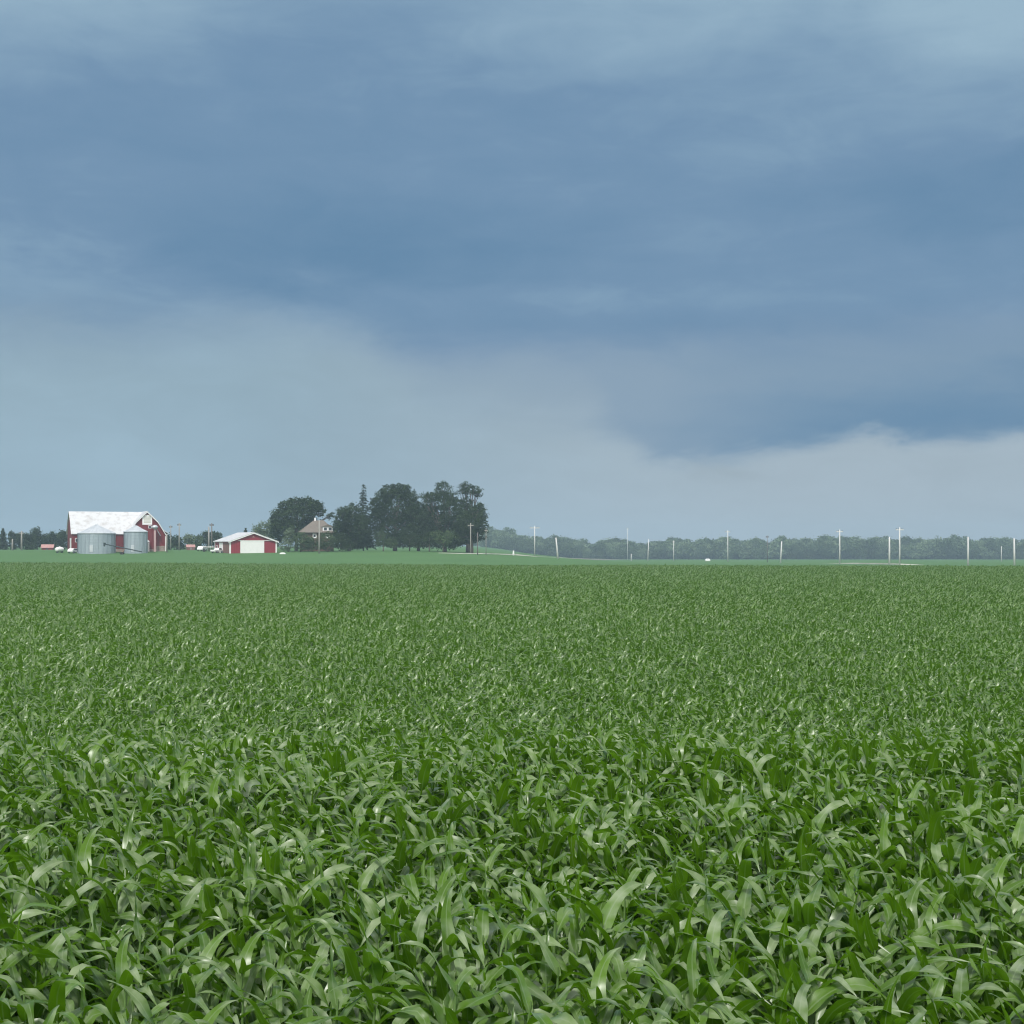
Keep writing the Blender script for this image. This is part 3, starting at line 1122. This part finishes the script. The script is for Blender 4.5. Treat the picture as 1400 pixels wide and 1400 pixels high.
# concave shell: build it slab by slab
for i in range(4):
    a, b = pr[i], pr[i + 1]
    rf.prism([a, b, (b[0], b[1] + .18), (a[0], a[1] + .18)], -0.35, LEN + 0.35, "x")
roof = rf.build("roof", MAT_WROOF, barn)
seam = MB()
for i in range(1, 34):
    x = i * LEN / 34
    for k in (0, 1):
        a, b = pr[k], pr[k + 1]
        seam.prism([(a[0], a[1] + .185), (b[0], b[1] + .185), (b[0], b[1] + .23), (a[0], a[1] + .23)], x, x + 0.06, "x")
seam.build("seam", MAT_WROOF, roof)
# gabled wing, its gable end toward the field
WX, WH = 21.6, 5.5
wprof = [(WX - WH, 0.9), (WX + WH, 0.9), (WX + WH, 5.2), (WX + 3.1, 9.2), (WX, RG - 0.05), (WX - 3.1, 9.2), (WX - WH, 5.2)]
MB().prism(wprof, -2.2, DEP + 1, "y").build("wing_wall", MAT_RED, barn)
MB().box(WX - WH - .05, WX + WH + .05, -2.26, DEP + 1.06, -0.6, 0.9).build("wing_foundation", MAT_STONE, barn)
wr = [(WX - WH - .4, 4.8), (WX - 3.15, 9.25), (WX, RG + 0.12), (WX + 3.15, 9.25), (WX + WH + .4, 4.8)]
rf = MB()
for i in range(4):
    a, b = wr[i], wr[i + 1]
    rf.prism([a, b, (b[0], b[1] + .18), (a[0], a[1] + .18)], -2.75, DEP + 1.4, "y")
rf.build("wing_roof", MAT_WROOF, barn)
tr = MB()
for i in range(4):
    a, b = wr[i], wr[i + 1]
    tr.prism([(a[0], a[1] - .28), (b[0], b[1] - .28), (b[0], b[1] - .003), (a[0], a[1] - .003)], -2.74, -2.62, "y")
tr.build("fascia", MAT_WHITE, barn)
MB().box(WX + WH - .1, WX + WH + .12, -2.3, -2.0, 0.2, 5.0).build("corner_board", MAT_WHITE, barn)
# hay door with white surround
f = MB().box(WX - 1.4, WX + 1.5, -2.32, -2.2, 8.3, 10.6)
f.prism([(WX - 1.4, 10.6), (WX + 1.5, 10.6), (WX + .6, 11.3), (WX - .5, 11.3)], -2.32, -2.2, "y")
d = f.build("hay_door", MAT_WHITE, barn)
hp = MB()
for k in range(5):
    hp.box(WX - 1.0, WX + 1.1, -2.36, -2.322, 8.85 + k * .42, 9.15 + k * .42)
hp.build("panel", material("cream_boards", (0.62, 0.62, 0.56), 0.7), d)
# windows and doors
w = MB().box(0.85, 1.75, -0.06, 0.0, 3.0, 4.2).build("window", MAT_WHITE, barn)
MB().box(0.98, 1.62, -0.09, -0.062, 3.12, 4.08).build("pane", MAT_GLASS, w)
MB().box(-0.08, 0.0, 2.0, 5.2, 0.6, 4.3).build("side_door", MAT_WHITE, barn)
w = MB().box(WX + 0.4, WX + 1.3, -2.27, -2.2, 7.2, 8.1).build("window", MAT_WHITE, barn)
MB().box(WX + .52, WX + 1.18, -2.30, -2.272, 7.32, 7.98).build("pane", MAT_GLASS, w)
MB().box(WX - 5.3, WX - 3.4, -2.28, -2.2, 0.5, 3.0).build("door", MAT_WHITE, barn)
w = MB().box(WX - 3.2, WX - 2.2, -2.28, -2.2, 1.7, 2.9).build("window", MAT_WHITE, barn)
MB().box(WX - 3.08, WX - 2.32, -2.31, -2.282, 1.82, 2.78).build("pane", MAT_GLASS, w)
po = MB()
po.prism([(-4.6, 3.05), (-2.2, 3.55), (-2.2, 3.70), (-4.6, 3.20)], WX - 4.6, WX + 0.4, "x")
porch = po.build("porch_roof", MAT_WROOF, barn)
pp = MB()
for x in (WX - 4.4, WX + 0.2):
    pp.box(x - .08, x + .08, -4.5, -4.34, 0, 3.06)
pp.build("porch_post", MAT_WHITE, barn)
# low addition of the barn seen past its right end
MB().prism([(3, -.5), (9, -.5), (9, 5.6), (3, 5.6)], WX + WH + 0.02, WX + WH + 1.4, "x").build("addition_wall", MAT_RED, barn)
MB().prism([(WX + 3.2, 8.2), (WX + WH + 1.8, 5.6), (WX + WH + 1.8, 5.8), (WX + 3.2, 8.4)], 2.6, 9.4, "y").build("addition_roof", MAT_WROOF, barn)
MB().box(WX - 1.2 + 4.0, WX + 5.3, -2.3, -2.202, 0.91, 1.9).build("lower_boards", MAT_STONE, barn)

# leg elevator beside the wing
ex = O + Matrix.Rotation(yaw, 3, "Z") @ Vector((WX + 2.0, -4.2, 0))
ge = empty("grain_elevator_leg", (ex.x, ex.y, O.z), yaw)
tag(ge, "slim pale grain elevator leg with bulging head before the barn gable", "grain elevator")
MB().box(-0.28, 0.28, -0.2, 0.2, -0.3, 7.2).build("leg_housing", material("faded_pink_steel", (0.52, 0.36, 0.36), 0.6), ge)
MB().lathe([(0.0, 7.0), (0.55, 7.05), (0.95, 7.4), (1.0, 7.7), (0.65, 8.05), (0.0, 8.25)], 20).build("head", MAT_GALV_ROOF, ge, True)
MB().tube([(0.4, 0, 7.2), (1.2, 0.1, 5.8), (1.7, 0.2, 5.0)], 0.12, 8).build("spout", MAT_GALV, ge)


# ------------------------------------------------------------------ grain bins
def grain_bin(cx, dist, rad, wall_h, roof_h, label, nrib):
    b = at(cx, dist)
    root = empty("grain_bin", b)
    tag(root, label, "grain bin", "corrugated grain bins before the barn")
    pr_ = []
    nr = int(wall_h / 0.82)
    for i in range(nr * 6 + 1):
        z = -0.3 + (wall_h + 0.3) * i / (nr * 6)
        pr_.append((rad + (0.035 if i % 2 else 0.0) + (0.03 if i % 6 == 0 else 0), z))
    wl = MB().lathe(pr_, 64).build("wall", MAT_GALV, root, True)
    st = MB()
    for k in range(nrib):
        a = 2 * math.pi * k / nrib
        m = Matrix.Translation((rad * math.cos(a), rad * math.sin(a), 0)) @ Matrix.Rotation(a, 4, "Z")
        st.box(0.02, 0.12, -0.05, 0.05, 0, wall_h - 0.05, m)
    st.build("stiffener", MAT_GALV, wl)
    rf = MB().lathe([(rad + 0.22, wall_h - 0.10), (rad + 0.22, wall_h), (rad * 0.6, wall_h + roof_h * 0.42), (0.55, wall_h + roof_h * 0.93), (0.5, wall_h + roof_h * .95), (0.5, wall_h + roof_h), (0.02, wall_h + roof_h + .12)], 48).build("roof", MAT_GALV_ROOF, root)
    rb = MB()
    for k in range(24):
        a = 2 * math.pi * k / 24
        c, s = math.cos(a), math.sin(a)
        rb.tube([((rad + .2) * c, (rad + .2) * s, wall_h + .02), (rad * .6 * c, rad * .6 * s, wall_h + roof_h * .42 + .03), (0.55 * c, 0.55 * s, wall_h + roof_h * .93 + .03)], 0.045, 4)
    rb.build("rib", MAT_GALV_ROOF, rf)
    MB().box(-0.5, 0.5, -rad - 0.12, -rad + 0.1, 0.4, 2.4).build("door", MAT_GALV_ROOF, root)
    ld = MB()
    a = R(-150)
    m = Matrix.Translation(((rad + .15) * math.cos(a), (rad + .15) * math.sin(a), 0)) @ Matrix.Rotation(a, 4, "Z")
    ld.box(-.03, .03, -.25, -.2, 0.3, wall_h, m)
    ld.box(-.03, .03, .2, .25, 0.3, wall_h, m)
    for k in range(int(wall_h / 0.35)):
        ld.box(-.02, .02, -.2, .2, 0.45 + k * .35, 0.49 + k * .35, m)
    ld.build("ladder", MAT_DARKSTEEL, root)
    return root


grain_bin(132, 431, 5.35, 5.85, 2.55, "wide grey corrugated grain bin with low cone roof", 26)
grain_bin(185.5, 432, 3.35, 6.35, 1.75, "narrower grey corrugated grain bin nearest the barn gable", 18)

# portable auger
a0, a1 = at(143, 420), at(194, 424)
ag = empty("grain_auger", (a0 + a1) / 2)
tag(ag, "long dark grain auger lying low before the two bins", "auger")
c = (a0 + a1) / 2
p0 = a0 - c + Vector((0, 0, 3.1))
p1 = a1 - c + Vector((0, 0, 0.7))
MB().tube([p0, p1], 0.17, 10).build("tube", MAT_DARKSTEEL, ag)
MB().tube([p0 + Vector((0, 0, 0.35)), p0 + Vector((-0.1, 0, -0.7))], [0.35, 0.22], 10).build("discharge_head", MAT_DARKSTEEL, ag)
mid = p0.lerp(p1, 0.55)
MB().tube([mid, Vector((mid.x - .9, mid.y - 1, 0.35))], 0.06, 6).tube([mid, Vector((mid.x - .9, mid.y + 1, 0.35))], 0.06, 6).tube([Vector((mid.x - .9, mid.y - 1, 0.35)), Vector((mid.x - .9, mid.y + 1, 0.35))], 0.06, 6).build("axle_frame", material("faded_orange", (0.40, 0.20, 0.14), 0.7), ag)
for s in (-1.05, 1.05):
    MB().tube([(mid.x - .9, mid.y + s - .1, 0.38), (mid.x - .9, mid.y + s + .1, 0.38)], 0.38, 14).build("wheel", MAT_RUBBER, ag)

# ------------------------------------------------------------------ white tank, car, hut
b = at(81.5, 432)
t = empty("propane_tank", b, R(62))
tag(t, "white rounded fuel tank on legs left of the barn", "tank")
tk = MB()
prf = [(0.0, -1.5), (0.35, -1.45), (0.6, -1.2), (0.68, -0.9), (0.68, 0.9), (0.6, 1.2), (0.35, 1.45), (0.0, 1.5)]
vs_, fs_ = [], []
sg = 16
for r, x in prf:
    for k in range(sg):
        vs_.append((x, r * math.cos(2 * math.pi * k / sg), 1.0 + r * math.sin(2 * math.pi * k / sg)))
for i in range(len(prf) - 1):
    for k in range(sg):
        fs_.append((i * sg + k, (i + 1) * sg + k, (i + 1) * sg + (k + 1) % sg, i * sg + (k + 1) % sg))
tk.add(vs_, fs_).build("vessel", MAT_WHITE, t, True)
MB().lathe([(0.25, 1.6), (0.25, 1.9), (0.0, 1.95)], 12).build("valve_dome", MAT_WHITE, t)
for x in (-0.9, 0.9):
    MB().box(x - .08, x + .08, -.4, .4, -0.2, 0.5).build("leg", MAT_DARKSTEEL, t)


def car(px, dist, yawd, label, kind="car", name="parked_car", cat="car", sc=1.0):
    b = at(px, dist)
    root = empty(name, b, R(yawd))
    tag(root, label, cat, "white vehicles parked in the farmyard")
    if kind == "car":
        body = [(-2.2, .35), (2.2, .35), (2.25, .8), (1.5, .95), (0.8, 1.45), (-1.3, 1.5), (-2.1, 1.0), (-2.25, .8)]
        glass = [(-1.75, 1.0), (1.15, 1.0), (0.72, 1.38), (-1.25, 1.42)]
    else:
        body = [(-2.7, .5), (2.7, .5), (2.7, 1.05), (1.7, 1.12), (1.2, 1.85), (-0.3, 1.88), (-0.45, 1.2), (-2.7, 1.15)]
        glass = [(-0.2, 1.25), (1.35, 1.25), (1.05, 1.75), (-0.15, 1.78)]
    MB().prism([(x * sc, z * sc) for x, z in body], -.88, .88, "y").build("body", MAT_CAR, root, bevel=0.08)
    MB().prism([(x * sc, z * sc) for x, z in glass], -.895, .895, "y").build("window", MAT_GLASS, root)
    for x in (-1.4 * sc, 1.4 * sc):
        for s in (-1, 1):
            w = MB().tube([(x, s * .70, .34), (x, s * .91, .34)], 0.34, 16).build("wheel", MAT_RUBBER, root)
            MB().tube([(x, s * .90, .34), (x, s * .925, .34)], 0.19, 12).build("rim", MAT_GALV_ROOF, w)
    return root


car(101.5, 430, 70, "white car parked between the barn corner and wide bin", sc=0.95)
car(276.5, 446, 82, "small white car just left of the white flat wagon")
car(297, 431, 62, "white pickup truck at the back corner of the red shed", "pickup", "pickup_truck", "truck", 0.8)

b = at(64.5, 548)
hut = empty("small_hut", b, R(8))
hut.scale = (0.6, 0.7, 0.75)
tag(hut, "small dark red hut with faded pink roof left of the barn", "hut")
MB().box(-3.4, 3.4, 0, 4, -.3, 0.95).build("wall", MAT_RED, hut)
MB().prism([(-.3, 0.9), (2, 2.5), (4.3, 0.9), (4.3, 1.05), (2, 2.68), (-.3, 1.05)], -3.9, 3.9, "x").build("roof", MAT_PINKROOF, hut)
MB().box(-.5, .5, -.05, 0, -.2, .85).build("door", MAT_DARKSTEEL, hut)

b = at(261, 530)
hb = empty("farm_outbuilding", b, R(20))
hb.scale = (0.58, 0.7, 0.75)
tag(hb, "small low pink roofed building between the barn and the red shed", "outbuilding")
MB().box(-2.2, 2.4, 0, 4, -.3, 1.4).build("wall", MAT_BROWNRED, hb)
MB().prism([(-.3, 1.3), (2, 2.5), (4.3, 1.3), (4.3, 1.45), (2, 2.68), (-.3, 1.45)], -2.8, 2.8, "x").build("roof", MAT_PINKROOF, hb)
w = MB().box(-.4, .4, -.05, 0, .4, 1.1).build("window", MAT_WHITE, hb)
MB().box(-.3, .3, -.08, -.052, .5, 1.0).build("pane", MAT_GLASS, w)

# flat wagon by the shed
b = at(284.5, 440)
wg = empty("flat_wagon", b, R(8))
tag(wg, "white topped flat wagon under the twin poles by the shed", "wagon")
MB().box(-1.7, 1.7, -1, 1, 1.35, 1.55).build("bed", MAT_WHITE, wg)
for x in (-1.2, 1.2):
    MB().box(x - .07, x + .07, -.8, .8, 0.5, 1.35).build("support", MAT_DARKSTEEL, wg)
    for s in (-1, 1):
        MB().tube([(x, s * .75, .4), (x, s * .95, .4)], 0.4, 14).build("wheel", MAT_RUBBER, wg)

# ------------------------------------------------------------------ red machine shed
YS = 427.0
b = at(314, YS)
b.z = float(ground_z(b.x, b.y)) - 0.05
sy = R(29)
shed = empty("machine_shed", b, sy)
tag(shed, "red machine shed with white roof, corner posts and wide white door", "shed")
SW, SL, SH, SP = 14.4, 14.0, 3.55, 6.1
MB().prism([(0, -.6), (SW, -.6), (SW, SH), (SW / 2, SP - .05), (0, SH)], 0, SL, "y").build("wall", MAT_RED2, shed)
rf = MB()
for a, b2 in (((-.5, SH - .12), (SW / 2, SP)), ((SW / 2, SP), (SW + .5, SH - .12))):
    rf.prism([a, b2, (b2[0], b2[1] + .2), (a[0], a[1] + .2)], -.55, SL + .4, "y")
rf.build("roof", MAT_WROOF, shed)
tr = MB()
for a, b2 in (((-.5, SH - .12), (SW / 2, SP)), ((SW / 2, SP), (SW + .5, SH - .12))):
    tr.prism([(a[0], a[1] - .25), (b2[0], b2[1] - .25), (b2[0], b2[1] - .004), (a[0], a[1] - .004)], -.54, -.42, "y")
tr.build("fascia", MAT_WHITE, shed)
for x in (-.04, SW - .36):
    MB().box(x, x + .4, -.07, .3, -.5, SH - .2).build("corner_post", MAT_WHITE, shed)
MB().box(3.2, SW - 3.9, -.12, -.02, 0.12, 3.75).build("sliding_door", MAT_WHITE, shed)
MB().box(2.6, SW - 1.4, -.2, -.122, 3.752, 3.9).build("door_track", MAT_WHITE, shed)
MB().prism([(SW / 2 - .45, 4.75), (SW / 2 + .45, 4.75), (SW / 2, 5.3)], -.06, 0, "y").build("gable_vent", MAT_PINKROOF, shed)
MB().box(-.06, 0, .4, 6.0, -.3, 3.2).build("brown_side_panel", MAT_BROWNRED, shed)
MB().box(-.12, -.0, 6.3, 9.6, -.2, 3.25).build("side_door", MAT_WHITE, shed)
w = MB().box(-.07, 0, 11.2, 12.4, 1.2, 2.4).build("window", MAT_WHITE, shed)
MB().box(-.10, -.072, 11.32, 12.28, 1.32, 2.28).build("pane", MAT_GLASS, w)
MB().box(-.1, 0.002, SL - .35, SL + .05, -.5, SH - .2).build("corner_post", MAT_WHITE, shed)

# ------------------------------------------------------------------ farmhouse
YH = 452.0
b = at(434.5, YH)
hs = empty("farmhouse", (b.x, b.y, b.z), R(12))
tag(hs, "brown brick farmhouse with hipped grey roof half hidden by trees", "house")
ev = zpix(727.5, YH) - b.z
pk = zpix(711, YH) - b.z
MB().box(-4.9, 4.9, 0, 9, -.5, ev - 0.1).build("wall", MAT_BRICK, hs)
ov = 0.75
rv = [(-4.9 - ov, -ov, ev - .2), (4.9 + ov, -ov, ev - .2), (4.9 + ov, 9 + ov, ev - .2), (-4.9 - ov, 9 + ov, ev - .2),
      (-0.9, 4.5, pk), (2.2, 4.5, pk)]
rv += [(-4.9 - ov, -ov, ev), (4.9 + ov, -ov, ev), (4.9 + ov, 9 + ov, ev), (-4.9 - ov, 9 + ov, ev)]
rfh = MB().add(rv, [(3, 2, 1, 0), (0, 1, 7, 6), (1, 2, 8, 7), (2, 3, 9, 8), (3, 0, 6, 9), (6, 7, 5, 4), (7, 8, 5), (8, 9, 4, 5), (9, 6, 4)]).build("roof", MAT_SHINGLE, hs)
MB().box(-.75, -.25, 4.2, 4.7, pk - .4, pk + .75).build("chimney", MAT_WHITE, rfh)
dm = MB().box(1.5, 4.6, -0.2, 3.0, ev + .1, ev + 1.75).build("dormer", MAT_WHITE, hs)
MB().prism([(1.2, ev + 1.70), (4.9, ev + 1.70), (3.05, ev + 2.5)], -.5, 4.0, "y").build("dormer_roof", MAT_SHINGLE, dm)
for x in (1.75, 3.2):
    w = MB().box(x, x + 1.15, -.26, -.2, ev + .45, ev + 1.5).build("window", MAT_WHITE, hs)
    MB().box(x + .12, x + 1.03, -.3, -.262, ev + .57, ev + 1.38).build("pane", MAT_GLASS, w)
for x in (-1.6, 2.4):
    w = MB().box(x, x + 1.2, -.08, 0, ev - 1.9, ev - .45).build("window", MAT_WHITE, hs)
    MB().box(x + .28, x + .92, -.11, -.082, ev - 1.5, ev - .8).build("pane", MAT_GLASS, w)


# ------------------------------------------------------------------ poles
def pole(px, base_py, top_py, label, r=0.20, arm=0, lean_px=0.0, dark=False, Yf=None, grey=False, name="utility_pole", cat="utility pole", group="utility poles along the far road"):
    Yd = Yf or hit(px, base_py)
    b_ = at(px, Yd)
    H = zpix(top_py, Yd) - b_.z
    root = empty(name, b_)
    tag(root, label, cat, group)
    lx = lean_px * Yd / F
    mt = MAT_POLE_DARK if dark else (MAT_POLE_GREY if grey or Yf or px < 700 else MAT_POLE)
    MB().tube([(0, 0, -.5), (lx * .5, 0, H * .5), (lx, 0, H)], [r * 1.15, r, r * .75], 10).build("post", mt, root, True)
    if arm:
        ar = MB().box(lx - arm, lx + arm, -.12, .02, H - .88, H - .58).build("crossarm", mt, root)
        for x in (-arm * .85, -arm * .4, arm * .4, arm * .85):
            MB().lathe([(.03, H - .58), (.09, H - .5), (.1, H - .36), (.03, H - .3), (0, H - .28)], 8, lx + x, -.05).build("insulator", MAT_GLASS, ar)
    return root


poles = [
    (731, 760, 719, "tall pale pole with crossarm standing nearest right of the grove", .22, 1.8, 0, False),
    (763, 764, 735, "short white pole leaning left, second from the grove", .30, 0, -3, False),
    (822, 764, 738, "thin grey pole without crossarm, third from the grove", .17, 0, 0, False),
    (858, 765, 722, "tall white pole with crossarm, a short stub beside its foot", .27, 1.5, 0, False),
    (852, 762, 740, "faint thin pole close on the left of the tall white one", .13, 0, 0, False),
    (885.5, 767, 737, "white crossarmless pole leaning right past the stub", .27, 0, 1.5, False),
    (921, 767, 739, "greyer pole with pale top between two whiter poles", .22, 0.7, 0, False),
    (995, 768, 725, "tall straight white pole at the middle of the wood", .26, 1.2, 0, False),
    (1036, 764, 748, "faint short far pole left of the dark one", .22, 0, 0, False),
    (1049, 769, 732, "thin dark pole against the wood", .14, 0.6, 0, True),
    (1067, 770, 740, "white pole leaning right beside the thin dark pole", .30, 0, 1.8, False),
    (1148, 771, 724, "tall grey white pole left of the gravel strip", .30, 1.2, 0, False),
    (1203, 762, 748, "faint far stub pole above the gravel strip", .16, 0, 0, False),
    (1216, 773, 734, "left and thicker pole of the close pair", .32, 0, 0, False),
    (1230, 773, 721, "right and taller pole of the close pair", .28, 1.2, 0, False),
    (1323.5, 774, 734, "bright white bare pole second from the right", .30, 0, 0, False),
    (1369, 768, 747, "faint short far pole between the two rightmost white poles", .22, 0, 0, False),
    (1387, 774, 736, "bright white bare pole, the rightmost one", .32, 0, -.5, False),
    (643.5, 757, 715, "tall white pole in front of the grove's right end", .20, 0.9, 0, False),
    (653, 759, 728, "thin black post under the grove's last branches", .18, 0, 0, True),
    (664.5, 759, 722, "faint grey pole just clear of the grove", .13, 0.5, 0, False),
]
for (px, by, ty, lab, r, arm, ln, dk) in poles:
    pole(px, by, ty, lab, r * 0.85, arm, ln, dk)
GP = "yard poles around the farm"
pole(436.5, 755, 711, "pale yard pole rising in front of the farmhouse roof", .24, 0, 0, False, 430, group=GP)
pole(17, 751, 737, "shorter of two pale poles left of the pink roofed hut", .28, 0, 0, False, 500, group=GP)
pole(29.5, 751, 726, "taller of two pale poles left of the pink roofed hut", .28, 0.9, 0, False, 500, group=GP)
pole(233.5, 751, 718, "thin faint pole right beside the barn's right corner", .15, 0.6, 0, False, 520, group=GP)
pole(245, 751, 715, "tall thin pole midway between barn and pink outbuilding", .2, 0.7, 0, False, 500, group=GP)
pole(285.5, 751, 720, "pale shorter pole standing over the white wagon", .26, 0, 0, False, 450, group=GP)
pole(289.5, 751, 715, "darker taller pole standing over the white wagon", .20, 0.7, 0, True, 470, group=GP)
pole(228, 751, 730, "white post at the right foot of the barn", .22, 0, 0, False, 436, group=GP)

# short stub, marker stones, bales and sheds in the far field
s_ = pole(863, 767, 757, "short pale stub post by the foot of a tall pole", .22, name="stub_post", cat="post", group="small posts and markers")
b = at(702, hit(702, 759))
mk = empty("road_marker", b)
tag(mk, "small white marker post at the bend of the gravel road", "marker")
MB().box(-.22, .22, -.2, .2, -.2, 1.5).build("post", MAT_WHITE, mk)
MB().prism([(-.4, .3), (.4, .3), (0, .9)], -.28, -.22, "y").build("plate", MAT_WHITE, mk)
for px, py, w_, lab in ((967.5, 767, 1.25, "low pale covered heap in the field left of a tall pole"), (982.5, 763, 1.0, "tiny white tank at the edge of the wood")):
    Yd = hit(px, py)
    b = at(px, Yd)
    o = MB().prism([(-w_, -.2), (w_, -.2), (w_ * .95, .7), (w_ * .5, 1.2), (-w_ * .5, 1.2), (-w_ * .95, .7)], -1.5, 1.5, "y").build("covered_heap" if w_ > 1.2 else "field_tank", MAT_WHITE, bevel=.1)
    o.location = b
    tag(o, lab, "heap" if w_ > 1.2 else "tank")
o = MB().prism([(-.9, -.2), (.9, -.2), (.8, .2), (.3, .42), (-.4, .4), (-.8, .2)], -.7, .7, "y").build("stone_block", MAT_WHITE, bevel=.1)
o.location = at(386.5, 425)
tag(o, "small white block in the grass right of the machine shed", "stone")

# ------------------------------------------------------------------ haze
hz = MB().box(-2700, 2700, -450, 2650, -60, 40).build("haze", None)
m = bpy.data.materials.new("haze")
m.use_nodes = True
m.node_tree.nodes.clear()
pvn = m.node_tree.nodes.new("ShaderNodeVolumePrincipled")
pvn.inputs["Color"].default_value = (0.60, 0.81, 0.96, 1)
pvn.inputs["Density"].default_value = 0.00031
mo = m.node_tree.nodes.new("ShaderNodeOutputMaterial")
m.node_tree.links.new(pvn.outputs[0], mo.inputs["Volume"])
m.cycles.homogeneous_volume = True if hasattr(m.cycles, "homogeneous_volume") else False
hz.data.materials.append(m)
tag(hz, kind="stuff")
print("plants", N, "individual", len(order))
